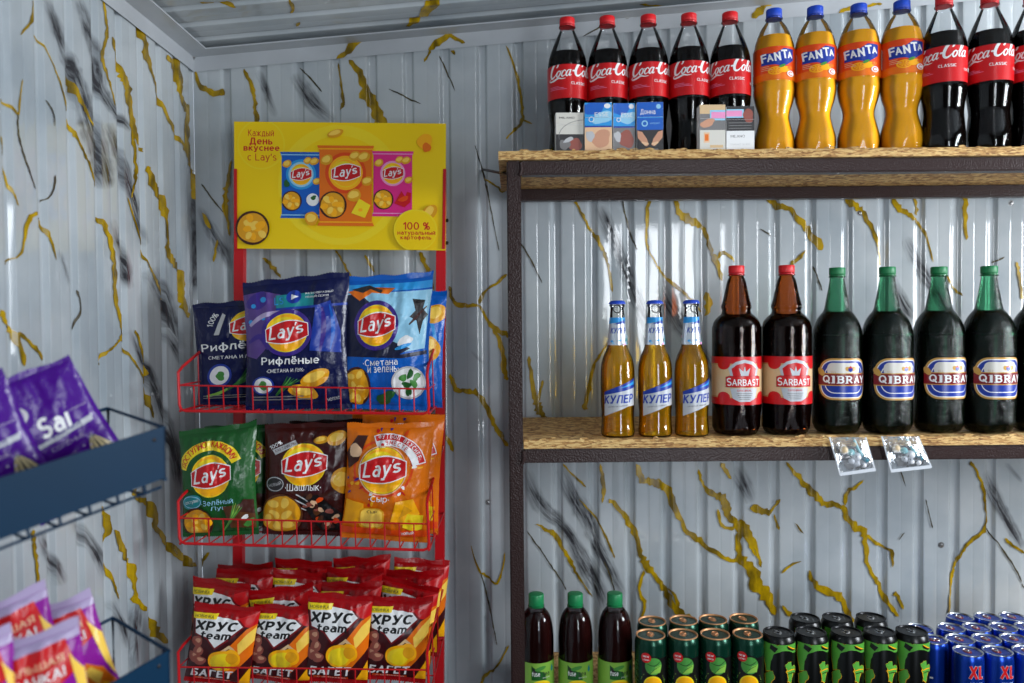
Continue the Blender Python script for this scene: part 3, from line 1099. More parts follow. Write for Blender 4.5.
ZR = ceil_z(RIGHT_X)
wall_with_hole('wall_right', lambda m, a, b, c, d: m.box(RIGHT_X, RIGHT_X + .05, a, b, c, d, 'plain_darkened'), FRONT_Y, BACK_Y, 0, ZR, (.31, 1.01, 1.15, 2.1))
wall_with_hole('wall_front', lambda m, a, b, c, d: m.box(a, b, FRONT_Y - .05, FRONT_Y, c, d, 'plain_darkened'), LEFT_X, RIGHT_X, 0, ZR, (.53, 1.19, 0.0, 2.1))
mb = MB()
mb.box(LEFT_X - .1, RIGHT_X + .1, FRONT_Y - .1, BACK_Y + .1, -.05, 0, 'floor_vinyl')
tag(mb.build('floor'), kind='structure')
# ceiling: sheets running across, rising to the right
_ex = Vector((1, 0, SLOPE)).normalized()
_k = _ex.x
ceiling = sheet('ceiling', (0, 0, ceil_z(0)), (0, 1, 0), _ex, FRONT_Y, BACK_Y, LEFT_X / _k, RIGHT_X / _k, 0.02, G_CEIL, [])
# corner flashings
TB = Vector((0, BACK_Y - .004, 0))
trim_b = sheet('trim_1', TB, (1, 0, 0), (0, 0, 1), LEFT_X, RIGHT_X, lambda u: ceil_z(u) - TRIM_H, lambda u: ceil_z(u), 0, G_TRIM_BACK, [], flat=True)
trim_l = sheet('trim_2', (LEFT_X + .004, 0, 0), (0, 1, 0), (0, 0, 1), FRONT_Y, BACK_Y, ceil_z(LEFT_X) - TRIM_H, ceil_z(LEFT_X), 0, G_TRIM_LEFT, [], flat=True)


def strip_box(name, x0, x1, y0, y1, th=.003):
    """the ceiling leg of a flashing, following the slope"""
    m = MB()
    vs = [Vector((x, y, ceil_z(x) - .0095 - dz)) for dz in (0, th) for x, y in ((x0, y0), (x1, y0), (x1, y1), (x0, y1))]
    m.faces(vs, [(0, 1, 2, 3), (7, 6, 5, 4), (0, 1, 5, 4), (1, 2, 6, 5), (2, 3, 7, 6), (3, 0, 4, 7)], 'trim_white')
    return tag(m.build(name, sharp=20), kind='structure')


strip_box('trim_3', LEFT_X, RIGHT_X, BACK_Y - .046, BACK_Y)
strip_box('trim_4', LEFT_X, LEFT_X + .046, FRONT_Y, BACK_Y - .046)


def screw(parent, p, n):
    m = MB()
    Mx = Matrix.Translation(p) @ Vector(n).to_track_quat('Z', 'Y').to_matrix().to_4x4()
    m.lathe([(.0042, 0), (.0042, .0012), (.0032, .0028), (.0012, .0032)], 'screw_steel', 14, M=Mx)
    m.lathe([(.0066, 0), (.0066, .0007)], 'screw_steel', 16, M=Mx)
    return m.build('screw', parent)


for x, y in ((290, 42), (186, 49), (627, 16), (905, 4)):
    p = hit(x, y, (0, BACK_Y - .004, 0), (0, 1, 0))
    if x > 190:
        screw(trim_b, p, (0, -1, 0))
p = hit(194, 57, (LEFT_X + .004, 0, 0), (1, 0, 0))
screw(trim_l, p, (1, 0, 0))
for x, y in ((488, 503), (941, 545), (1011, 203), (860, 213)):
    p = hit(x, y, (0, BACK_Y, 0), (0, 1, 0))
    p.y = BACK_Y - prof(p.x - PH_BACK)
    screw(wall_back, p, (0, -1, 0))

# ================================================================ steel rack with strand-board shelves
SH_FRONT, SH_REAR = 1.40, 1.725
TUBE = 0.025
SHELF1 = at(760, 148.7, SH_FRONT - .004).z          # top faces of the boards
SHELF2 = at(760, 438.3, SH_FRONT - .004).z
SHELF3 = EYE - 0.728
BOARD = 0.0155
RX0, RX1 = at(507.7, 300, SH_FRONT).x, 1.55
rack = tag(empty('storage_rack', ((RX0 + RX1) / 2, (SH_FRONT + SH_REAR) / 2, 0)),
           'brown hammered-paint steel rack frame carrying the drinks shelves against the white wall', 'rack')


def rack_part(name, *a, **k):
    m = MB()
    m.box(*a, 'hammered_brown', bev=.0025)
    o = m.build(name, rack)
    o.matrix_parent_inverse = Matrix.Translation(-rack.location)
    return o


for x0, x1 in ((RX0, RX0 + TUBE), (RX1 - TUBE, RX1)):
    for y0, y1 in ((SH_FRONT, SH_FRONT + TUBE), (SH_REAR - TUBE, SH_REAR)):
        rack_part('post', x0, x1, y0, y1, 0, SHELF1 - BOARD - .0005)
for z in (SHELF1, SHELF2, SHELF3):
    zt = z - BOARD - .0008
    rack_part('front_rail', RX0 + TUBE, RX1 - TUBE, SH_FRONT, SH_FRONT + TUBE, zt - TUBE, zt)
    rack_part('rear_rail', RX0 + TUBE, RX1 - TUBE, SH_REAR - TUBE, SH_REAR, zt - TUBE, zt)
    for x0 in (RX0, RX1 - TUBE):
        rack_part('side_rail', x0, x0 + TUBE, SH_FRONT + TUBE, SH_REAR - TUBE, zt - TUBE, zt)
# weld beads in the corners
for z in (SHELF1, SHELF2, SHELF3):
    zt = z - BOARD - TUBE
    mbw = MB()
    mbw.tube([(RX0 + TUBE - .002, SH_FRONT - .001, zt - .002), (RX0 + TUBE + .001, SH_FRONT - .001, zt + .008), (RX0 + TUBE, SH_FRONT - .001, zt + TUBE - .004)], .0035, 'hammered_brown', 8)
    o = mbw.build('weld_bead', rack)
    o.matrix_parent_inverse = Matrix.Translation(-rack.location)


def board(z, x0, x1, y0, y1, label, seed):
    m = MB()
    rn = random.Random(seed)
    nx = 160
    # sawn board with a slightly ragged front arris
    ring = []
    for i in range(nx + 1):
        x = x0 + (x1 - x0) * i / nx
        e = rn.uniform(0, .0012)
        ring.append([(x, y0 + rn.uniform(0, .0008), z - BOARD), (x, y0 + rn.uniform(0, .0006), z - .003 - e), (x, y0 + .0015 + e, z - rn.uniform(0, .0007)),
                     (x, y0 + .012, z), (x, y1, z), (x, y1, z - BOARD)])
    vs = [Vector(p) for r in ring for p in r]
    fs = []
    for i in range(nx):
        for k in range(6):
            k2 = (k + 1) % 6
            fs.append((i * 6 + k, (i + 1) * 6 + k, (i + 1) * 6 + k2, i * 6 + k2))
    fs += [tuple(range(6)), tuple(nx * 6 + k for k in reversed(range(6)))]
    m.faces(vs, fs, 'strand_board')
    # lifted strands along the front arris
    for i in range(46):
        x = rn.uniform(x0 + .01, x1 - .05)
        L, a = rn.uniform(.006, .02), rn.uniform(-.25, .35)
        h = rn.uniform(.0012, .004)
        p = Vector((x, y0 + rn.uniform(.001, .006), z - .0008))
        d = Vector((math.cos(a) * L, rn.uniform(-.002, .004), abs(math.sin(a)) * L * .6 + .0004))
        m.faces([p, p + d, p + d + Vector((0, .0016, h * .25)), p + Vector((0, .003, h * .5)), p + Vector((0, .001, h)), p + d * .6 + Vector((0, .001, h))],
                [(0, 1, 5, 4), (4, 5, 2, 3), (0, 3, 2, 1)], 'strand_board')
    o = m.build('shelf_board', sharp=25)
    return tag(o, label, 'shelf', 'strand board shelves of the rack')


board(SHELF1, RX0 - .014, RX1, SH_FRONT - .006, SH_REAR + .004, 'uppermost pale strand-board shelf holding cola and orange soda bottles', 1)
board(SHELF2, RX0 + TUBE + .001, RX1 - TUBE - .001, SH_FRONT - .002, SH_REAR - TUBE - .001 + .026, 'middle strand-board shelf holding the brown and green beer bottles', 2)
board(SHELF3, RX0 + TUBE + .001, RX1 - TUBE - .001, SH_FRONT - .002, SH_REAR - TUBE - .001 + .026, 'low strand-board shelf under the iced tea bottles and drink cans', 3)
# the thin brown bar that ties the rack's top to the wall
m = MB()
m.tube([at(483, 169.5, BACK_Y - .006), at(504, 173.5, SH_FRONT + .1), at(512, 174.5, SH_FRONT + .09)], .0028, 'hammered_brown', 8)
o = m.build('wall_tie', rack)
o.matrix_parent_inverse = Matrix.Translation(-rack.location)

# ================================================================ drinks
mat('cap_red', (214, 22, 30), rough=0.35, spec=0.5)
mat('cap_blue', (24, 70, 190), rough=0.35, spec=0.5)
mat('cap_green', (24, 128, 74), rough=0.4, spec=0.5)
mat('cap_deep_green', (16, 118, 66), rough=0.4, spec=0.5)
mat('cola', (8, 4, 3), rough=0.1, spec=0.15)
mat('orange_soda', (255, 188, 34), rough=0.35, spec=0.15)
mat('dark_beer', (16, 6, 4), rough=0.12, spec=0.15)
mat('olive_beer', (20, 20, 10), rough=0.12, spec=0.15)
mat('iced_tea', (34, 10, 9), rough=0.12, spec=0.15)
shell('amber_drink', (1.0, 0.77, 0.15), rough=0.04, ior=1.15, milk=((255, 190, 24), .20))
shell('clear_plastic', (0.99, 0.99, 0.99), rough=0.05)
shell('clear_glass', (0.98, 0.98, 0.96), rough=0.02, ior=1.5)
shell('brown_plastic', (0.66, 0.30, 0.12), rough=0.05, bump=0.25, bscale=160)
shell('green_plastic', (0.25, 0.54, 0.38), rough=0.10, bump=0.8, bscale=260)
mat('can_green', (10, 60, 44), rough=0.25, metal=0.6, spec=0.6)
mat('can_black', (10, 12, 11), rough=0.28, metal=0.3, spec=0.6)
mat('can_blue', (16, 62, 170), rough=0.25, metal=0.7, spec=0.6)
mat('lid_gold', (206, 150, 104), rough=0.42, metal=0.45)
mat('lid_black', (26, 26, 28), rough=0.3, metal=0.7)
mat('lid_silver', (196, 200, 204), rough=0.26, metal=1.0)
mat('tab_red', (150, 24, 30), rough=0.3, metal=0.7)
mat('tab_silver', (214, 214, 214), rough=0.25, metal=1.0)
mat('tab_gold', (206, 150, 104), rough=0.3, metal=1.0)
mat('foil_silver', (216, 222, 230), rough=0.25, metal=0.5)


def dense(pts, n=5):
    return cr_spline(pts, n)


def petals(z0, amp=0.10, n=5):
    def f(a, z):
        if z > z0:
            return 1.0
        q = (1 - z / z0) ** 0.8
        return 1 - amp * q * (0.5 + 0.5 * math.cos(n * a)) ** 2
    return f


def screw_cap(parent, key, r, z0, z1, ring=True):
    m = MB()
    kn = 48
    m.lathe([(r * .97, z0), (r, z0 + .0008), (r, z1 - .0016), (r * .955, z1 - .0003), (r * .88, z1)], key, kn * 2,
            mod=lambda a, z: 1 + (.014 if z < z1 - .001 else 0) * math.cos(kn * a))
    if ring:
        m.lathe([(r * .98, z0 - .0040), (r * 1.0, z0 - .0036), (r * 1.0, z0 - .0012), (r * .96, z0 - .0008)], key, 40)
    return m.build('cap', parent)


def label_sleeve(parent, r, z0, z1, key, art, a0=-PI, a1=PI, name='label', step=0.05):
    """paper or film label wound round the bottle, printed with a drawing"""
    m = MB()
    n = max(8, int(64 * (a1 - a0) / (2 * PI)))
    vs = []
    for i in range(n + 1):
        a = a0 + (a1 - a0) * i / n
        for z in (z0, z1):
            vs.append(Vector((r * math.sin(a), -r * math.cos(a), z)))
    m.faces(vs, [(2 * i, 2 * i + 2, 2 * i + 3, 2 * i + 1) for i in range(n)], key)
    if art:
        w = r * 1000
        lay_art(m, art, around(r), gx=[w * k * .085 for k in range(-28, 29)],
                clip=(a0 * w + .01, a1 * w - .01, z0 * 1000, z1 * 1000), base=.10, step=step)
    return m.build(name, parent, normals=False)


def bottle(name, prof, shell_key, liquid_key, level, petal=None, wall=0.0012, seg=48, lseg=40):
    root = empty(name)
    P = dense(prof)
    m = MB()
    m.lathe(P, shell_key, seg, mod=petal)
    m.build('bottle_body', root)
    L = [(max(r - wall, .002), max(z, .0012)) for r, z in P if z < level]
    ra = L[-1][0]
    m = MB()
    m.lathe(L + [(ra, level), (ra * .6, level - .0004)], liquid_key, lseg, mod=petal)
    m.build('drink', root)
    return root


# --- lettering for the cola label: a flowing script drawn stroke by stroke, x-height 1
def script_word():
    A = Art()
    k = 'white'

    def S(pts, dx=0.0, sl=0.28):
        A.stroke([(x + dx + sl * y, y, w * 1.04) for x, y, w in pts], k, n=7)

    def cap_c(dx, tail):
        S([(1.02, 1.42, .16), (1.20, 1.62, .22), (1.18, 1.98, .24), (.92, 2.14, .26), (.56, 1.95, .30), (.24, 1.42, .38), (.12, .78, .38), (.26, .22, .34), (.62, .02, .26), (.98, .22, .16), (1.16, .5, .08)], dx)
        if tail:
            S([(.30, .02, .05), (-.02, -.18, .14), (.25, -.42, .20), (1.0, -.38, .26), (1.7, -.16, .22), (2.3, -.30, .14), (2.9, -.26, .05)], dx)
        else:
            S([(1.0, 1.98, .08), (1.5, 2.25, .18), (2.2, 2.05, .22), (2.75, 2.15, .14), (3.05, 2.0, .05)], dx)

    def low_o(dx):
        S([(.42, .92, .12), (.16, .72, .20), (.08, .36, .23), (.28, .02, .16), (.56, .22, .20), (.64, .62, .20), (.42, .92, .12), (.60, .80, .08), (.86, .86, .07)], dx)

    def low_c(dx):
        S([(.62, .70, .14), (.46, .93, .12), (.18, .70, .20), (.10, .32, .23), (.30, .02, .16), (.62, .22, .08), (.8, .5, .05)], dx)

    def low_a(dx):
        S([(.60, .80, .12), (.36, .92, .12), (.12, .62, .20), (.10, .22, .22), (.30, .02, .14), (.56, .36, .12)], dx)
        S([(.66, .95, .18), (.60, .40, .22), (.66, .06, .16), (.92, .22, .07)], dx)

    cap_c(0, True)
    low_o(1.22)
    low_c(2.02)
    low_a(2.72)
    S([(3.66, .72, .18), (3.9, .76, .24), (4.12, .72, .16)], 0)
    cap_c(4.05, False)
    low_o(5.28)
    S([(.10, .40, .06), (.50, 1.3, .14), (.48, 2.0, .16), (.26, 1.7, .20), (.16, .8, .24), (.22, .10, .18), (.50, .16, .06)], 6.1)
    low_a(6.62)
    return A


def cola_label_art():
    A = Art()
    A.rect(-140, 140, -1, 60, 'red')
    A.group(script_word(), -42, 29.0, 13.0, R_(2.5))
    A.text('CLASSIC', 20, 17.5, 30, 5.6, 'white', bold=.03)
    A.text('1.0л', 56, 11, 10, 5, 'white', bold=.02)
    A.rect(65, 70, 8, 16, 'white')
    for i, w in enumerate((26, 22, 15)):
        A.rect(-40, -40 + w * 1.4, 6.0 + 2.6 * i, 6.6 + 2.6 * i, 'pale_pink')
    return A


def shift_art(A, dx, dy):
    for i, (vs, fs, k, l) in enumerate(A.items):
        A.items[i] = ([(x + dx, y + dy) for x, y in vs], fs, k, l)
    return A


def scaled(A, kx, ky, dx, dy):
    for i, (vs, fs, k, l) in enumerate(A.items):
        A.items[i] = ([(x * kx + dx, y * ky + dy) for x, y in vs], fs, k, l)
    return A


CH = 0.292                                          # height of the cola bottle
CP = [(.024, 0), (.034, .003), (.0375, .012), (.0378, .035), (.0355, .060), (.0345, .078), (.0368, .098), (.0392, .118), (.0396, .130), (.0396, .186),
      (.0390, .198), (.0362, .214), (.0300, .232), (.0222, .250), (.0160, .264), (.0135, .270), (.0133, .273)]
CP += [(.0165, .2735), (.0165, .2755), (.0133, .276), (.0130, .287)]
CPK = [(r, z) for r, z in CP]


def make_cola():
    root = empty('cola_bottle')
    P = dense(CPK[:17], 5) + CPK[17:]
    m = MB()
    m.lathe(P, 'clear_plastic', 48, mod=petals(.030))
    m.build('bottle_body', root)
    L = [(r - .0012, max(z, .0012)) for r, z in P if z < .222]
    m = MB()
    m.lathe(L + [(L[-1][0] * .6, L[-1][1])], 'cola', 48, mod=petals(.030))
    m.build('drink', root)
    label_sleeve(root, .0401, .1260, .1910, 'ink_red', shift_art(cola_label_art(), 0, 137))
    screw_cap(root, 'cap_red', .0149, .2785, CH)
    return root


def fanta_label_art():
    A = Art()
    A.rect(-70, 70, 1, 70, 'deep_orange')
    A.rect(-70, 70, 1, 17, 'orange')
    # slanting blue shield with a step, behind the white name
    A.poly([(-19, 31), (-18, 52), (-2, 50), (8, 59), (22, 58), (22, 39), (8, 27), (-2, 31)], 'royal')
    for i, (ch, x, y, h, r) in enumerate((('F', -15.5, 43.5, 15, .12), ('A', -8, 43.0, 13.5, .1), ('N', .5, 44.5, 15, .1), ('T', 9, 48.5, 15, .12), ('A', 16.2, 47.5, 11.5, .12))):
        A.text(ch, x, y, 7.6 if ch != 'N' else 8.2, h, 'white', rot=r, bold=.06)
    A.ell(-2, 20, 8.5, 7, 'sun', 26)
    A.ell(-2, 20, 6.4, 5.2, 'orange', 22)
    for q in range(8):
        a = q * PI / 4
        A.poly([(-2, 20), (-2 + 5.6 * math.cos(a), 20 + 4.6 * math.sin(a)), (-2 + 5.6 * math.cos(a + .5), 20 + 4.6 * math.sin(a + .5))], 'sun')
    A.ell(9, 22, 7, 5, 'sun', 22, .4)
    A.ell(16, 25, 4, 3, 'orange', 16, .3)
    A.ell(6, 28, 4.5, 2.2, 'leaf', 16, .6)
    A.ell(17, 15, 5.2, 5.2, 'white', 26)
    A.ring(17, 15, 3.6, 3.6, 1.4, 'deep_orange', .7, 5.6, 20)
    for i in range(3):
        A.rect(-18, -9 + 2 * i, 27.5 - 3.0 * i, 28.3 - 3.0 * i, 'peach')
    A.rect(30, 36, 18, 52, 'white')
    for i in range(11):
        A.rect(31, 35, 20 + 2.8 * i, 21.2 + 2.8 * i, 'charcoal')
    return A


def make_fanta():
    root = empty('soda_bottle')
    pr = [(.024, 0), (.034, .003), (.0378, .012), (.0388, .028), (.0378, .046), (.0328, .066), (.0288, .084), (.0302, .098), (.0352, .114), (.0388, .132), (.0392, .142),
          (.0386, .150), (.0392, .158), (.0392, .206), (.0386, .216), (.0362, .230), (.0312, .246), (.0240, .262), (.0172, .272), (.0138, .2765), (.0133, .279)]
    top = [(.0165, .2795), (.0165, .2815), (.0133, .282), (.0130, .292)]
    P = dense(pr, 5) + top
    m = MB()
    m.lathe(P, 'clear_plastic', 48, mod=petals(.030))
    m.build('bottle_body', root)
    L = [(r - .0012, max(z, .0012)) for r, z in P if z < .246]
    m = MB()
    m.lathe(L + [(L[-1][0] * .6, L[-1][1])], 'orange_soda', 48, mod=petals(.030))
    m.build('drink', root)
    label_sleeve(root, .0397, .1520, .2160, 'ink_deep_orange', scaled(fanta_label_art(), 1.62, 1.10, -7, 147))
    screw_cap(root, 'cap_blue', .0149, .2838, .299)
    return root


def put(o, xpx, ypx, Y, z, rz=0.0, label=None):
    """stand a thing on a shelf so that it is seen at column xpx (near row ypx)"""
    o.location = (at(xpx, ypx, Y).x, Y, z)
    o.rotation_euler = (0, 0, rz)
    if label:
        o['label'] = label
    return o


YC = 1.535
cola = tag(make_cola(), 'x', 'bottle', 'cola bottles on the upper shelf')
cola.scale = (.968, .968, .972)
COLAS = [(567.5, -.02, 'black cola bottle behind the pale grey cigarette pack, at the shelf end'),
         (607.5, -.06, 'black cola bottle standing behind the first bright blue cigarette pack'),
         (648.5, -.02, 'black cola bottle standing behind the dark blue pack printed with two hands'),
         (689.0, .03, 'black cola bottle with no pack before it, fourth of the five on the left'),
         (730.0, -.42, 'black cola bottle behind the beige and white packs, touching the orange sodas'),
         (943.5, -.84, 'black cola bottle standing just right of the last orange soda bottle'),
         (989.0, -.66, 'black cola bottle in the middle of the right-hand three on the top shelf'),
         (1032.0, -.66, 'black cola bottle cut off by the photo\'s right edge on the top shelf')]
for i, (x, rz, lb) in enumerate(COLAS):
    o = cola if i == 0 else copy_tree(cola)
    put(o, x, 80, (1.548, 1.543, 1.538, 1.533, 1.528, 1.462, 1.456, 1.452)[i], SHELF1, rz, lb)
fanta = tag(make_fanta(), 'x', 'bottle', 'orange soda bottles on the upper shelf')
fanta.scale = (.965, .965, .960)
for i, (x, rz, lb) in enumerate([(774, .0, 'orange soda bottle beside the white cigarette pack, first of the four'),
                                 (815, -.03, 'orange soda bottle second in the row of four with blue caps'),
                                 (858.5, -.14, 'orange soda bottle third in the row of four with blue caps'),
                                 (901.5, -.08, 'orange soda bottle fourth in its row, beside the right-hand colas')]):
    o = fanta if i == 0 else copy_tree(fanta)
    put(o, x, 80, (1.522, 1.512, 1.502, 1.488)[i], SHELF1, rz, lb)

# --- beers on the middle shelf
YB = 1.455


def sarbast_art():
    A = Art()
    A.rect(-70, 70, 0, 52, 'beige')
    A.rect(-70, 70, 44.5, 52, 'red')
    A.rect(-70, 70, 43.2, 44.0, 'gold_ink')
    A.rect(-70, 70, 0, 7.5, 'red')
    A.rect(-70, 70, 8, 8.8, 'gold_ink')
    for s in (-1, 1):
        A.ell(s * 24, 44, 8, 6, 'red', 20)
        A.ell(s * 24, 8, 8, 6, 'red', 20)
    A.poly([(-13, 22), (-18, 40), (-10, 46.5), (0, 49), (10, 46.5), (18, 40), (13, 22)], 'silver')
    A.poly([(-11, 24), (-14.5, 39), (-8.5, 43.5), (0, 45.5), (8.5, 43.5), (14.5, 39), (11, 24)], 'red')
    A.poly([(-4, 31), (-6.5, 40), (-1.5, 36), (0, 42), (1.5, 36), (6.5, 40), (4, 31)], 'silver')
    A.poly([(-16, 18), (16, 18), (13, 7), (6, 3.5), (-6, 3.5), (-13, 7)], 'silver')
    A.poly([(-21, 19), (21, 19), (21, 30), (17, 31.5), (-17, 31.5), (-21, 30)], 'deepred')
    A.poly([(-20.3, 19.7), (20.3, 19.7), (20.3, 29.6), (16.7, 31), (-16.7, 31), (-20.3, 29.6)], 'red')
    A.text('S', -17.0, 24.9, 5.4, 8.6, 'white', bold=.03)
    A.text('ARBAST', 2.4, 24.3, 32.5, 7.2, 'white', bold=.03)
    A.text('ORIGINAL', 0, 15.6, 17, 2.2, 'red', bold=.01)
    for i in range(4):
        A.rect(-9 + i, 9 - i, 12 - 2 * i, 12.7 - 2 * i, 'grey')
    return A


def make_sarbast():
    root = empty('beer_bottle')
    pr = [(.028, 0), (.040, .003), (.0452, .014), (.0460, .030), (.0460, .190), (.0452, .204), (.0420, .216), (.0350, .225), (.0296, .2295), (.0276, .233),
          (.0270, .238), (.0286, .2425), (.0282, .247), (.0250, .258), (.0212, .276), (.0176, .292), (.0142, .300), (.0133, .3025)]
    P = dense(pr, 5) + [(.0160, .303), (.0160, .305), (.0133, .3055), (.013, .314)]
    m = MB()
    m.lathe(P, 'brown_plastic', 56, mod=petals(.040, .13))
    m.build('bottle_body', root)
    L = [(r - .0012, max(z, .0012)) for r, z in P if z < .226]
    m = MB()
    m.lathe(L + [(L[-1][0] * .6, L[-1][1])], 'dark_beer', 56, mod=petals(.040, .13))
    m.build('drink', root)
    label_sleeve(root, .0465, .0600, .1500, 'ink_beige', scaled(sarbast_art(), 1.66, 90 / 52, 5, 60))
    screw_cap(root, 'cap_red', .0146, .3080, .3225)
    return root


def rounded(w, h, r, n=8, cx=0, cy=0):
    p = []
    for sx, sy, a0 in ((1, 1, 0), (-1, 1, PI / 2), (-1, -1, PI), (1, -1, 3 * PI / 2)):
        for i in range(n + 1):
            a = a0 + PI / 2 * i / n
            p.append((cx + sx * (w / 2 - r) + r * math.cos(a), cy + sy * (h / 2 - r) + r * math.sin(a)))
    return p


def qibray_art():
    A = Art()
    for g, k in ((0, 'gold_ink'), (1.8, 'white'), (3.2, 'royal'), (9.5, 'white'), (10.8, 'royal')):
        A.poly(rounded(88 - 2 * g, 66 - 2 * g, 22 - g * .6), k)
    A.poly(rounded(56, 22, 9, cx=-2, cy=16), 'offwhite')
    for x, r in ((4, 0), (14, 0)):
        A.ell(x, 17, 5, 4, 'gold_ink', 16, 0, .2, int(x))
    A.ell(8, 16, 4, 4, 'royal', 18)
    A.poly([(4.5, 18), (8, 22), (11.5, 18)], 'red')
    A.text('1,5 L', -20, 12, 9, 4, 'gold_ink')
    A.poly([(-46, -11), (46, -11), (46, 10), (-46, 10)], 'gold_ink')
    A.poly([(-46, -9.6), (46, -9.6), (46, 8.6), (-46, 8.6)], 'crimson')
    for i, ch in enumerate('QIBRAY'):
        x = (-31, -19.5, -8, 6, 19.5, 32)[i]
        w = (13, 4.2, 10.4, 11, 12, 12)[i]
        A.text(ch, x, -.6, w, 12.5 + (1.5 if ch == 'Q' else 0), 'white', bold=.045)
        if ch in 'IBR':       # slab serifs
            A.rect(x - w / 2 - 1.6, x - w / 2 + 3, 4.5, 5.7, 'white')
            A.rect(x - w / 2 - 1.6, x - w / 2 + 3.6, -6.9, -5.7, 'white')
    A.ell(-40, 12, 5, 8, 'gold_ink', 18, .7)
    return A


def make_qibray():
    root = empty('beer_bottle')
    pr = [(.026, 0), (.038, .004), (.0440, .016), (.0460, .034), (.0460, .176), (.0454, .188), (.0430, .202), (.0380, .216), (.0315, .2265), (.0262, .233), (.0234, .240),
          (.0200, .258), (.0166, .276), (.0142, .292), (.0134, .298)]
    P = dense(pr, 5) + [(.0158, .2985), (.0158, .3005), (.0133, .301), (.013, .308)]
    m = MB()
    m.lathe(P, 'green_plastic', 56, mod=petals(.036, .10))
    m.build('bottle_body', root)
    L = [(r - .0012, max(z, .0012)) for r, z in P if z < .2335]
    m = MB()
    m.lathe(L + [(L[-1][0] * .6, L[-1][1])], 'olive_beer', 56, mod=petals(.036, .10))
    m.build('drink', root)
    # oval-ended label stuck on the front
    m = MB()
    r, w = .0465, 46.5
    pts = rounded(100, 78, 26)
    A = Art()
    A.poly(pts, 'gold_ink')
    A.group(scaled(qibray_art(), 1.10, 1.14, 0, 0), 0, 0, 1)
    lay_art(m, A, around(r), gx=[w * k * .085 for k in range(-14, 15)], base=.05, step=.05)
    lb = m.build('label', root, normals=False)
    lb.location = (0, 0, .1060)
    screw_cap(root, 'cap_deep_green', .0146, .3035, .3175)
    return root


SB = .953
sar = tag(make_sarbast(), 'x', 'bottle', 'large brown beer bottles on the middle shelf')
sar.scale = (.953,) * 3
for i, (x, rz, lb) in enumerate([(736.5, -.06, 'brown beer bottle with red cap standing next to the small clear glass bottles'),
                                 (786.5, -.08, 'brown beer bottle with red cap standing next to the green-capped bottles')]):
    o = sar if i == 0 else copy_tree(sar)
    put(o, x, 350, YB, SHELF2, rz, lb)
qib = tag(make_qibray(), 'x', 'bottle', 'large dark green beer bottles on the middle shelf')
qib.scale = (.953,) * 3
for i, (x, rz, lb) in enumerate([(837, -.05, 'dark green-capped beer bottle next to the brown ones, above the left clear pouch'),
                                 (887, .15, 'dark green-capped beer bottle above the right clear pouch, second of its row'),
                                 (938.5, .06, 'dark green-capped beer bottle third in its row, right of both clear pouches'),
                                 (988.5, .02, 'dark green-capped beer bottle fourth in its row, last one fully in view'),
                                 (1037, .3, 'dark green-capped beer bottle cut off by the photo\'s right edge')]):
    o = qib if i == 0 else copy_tree(qib)
    put(o, x, 350, YB + (.006, -.004, .006, -.004, .006)[i], SHELF2, rz, lb)


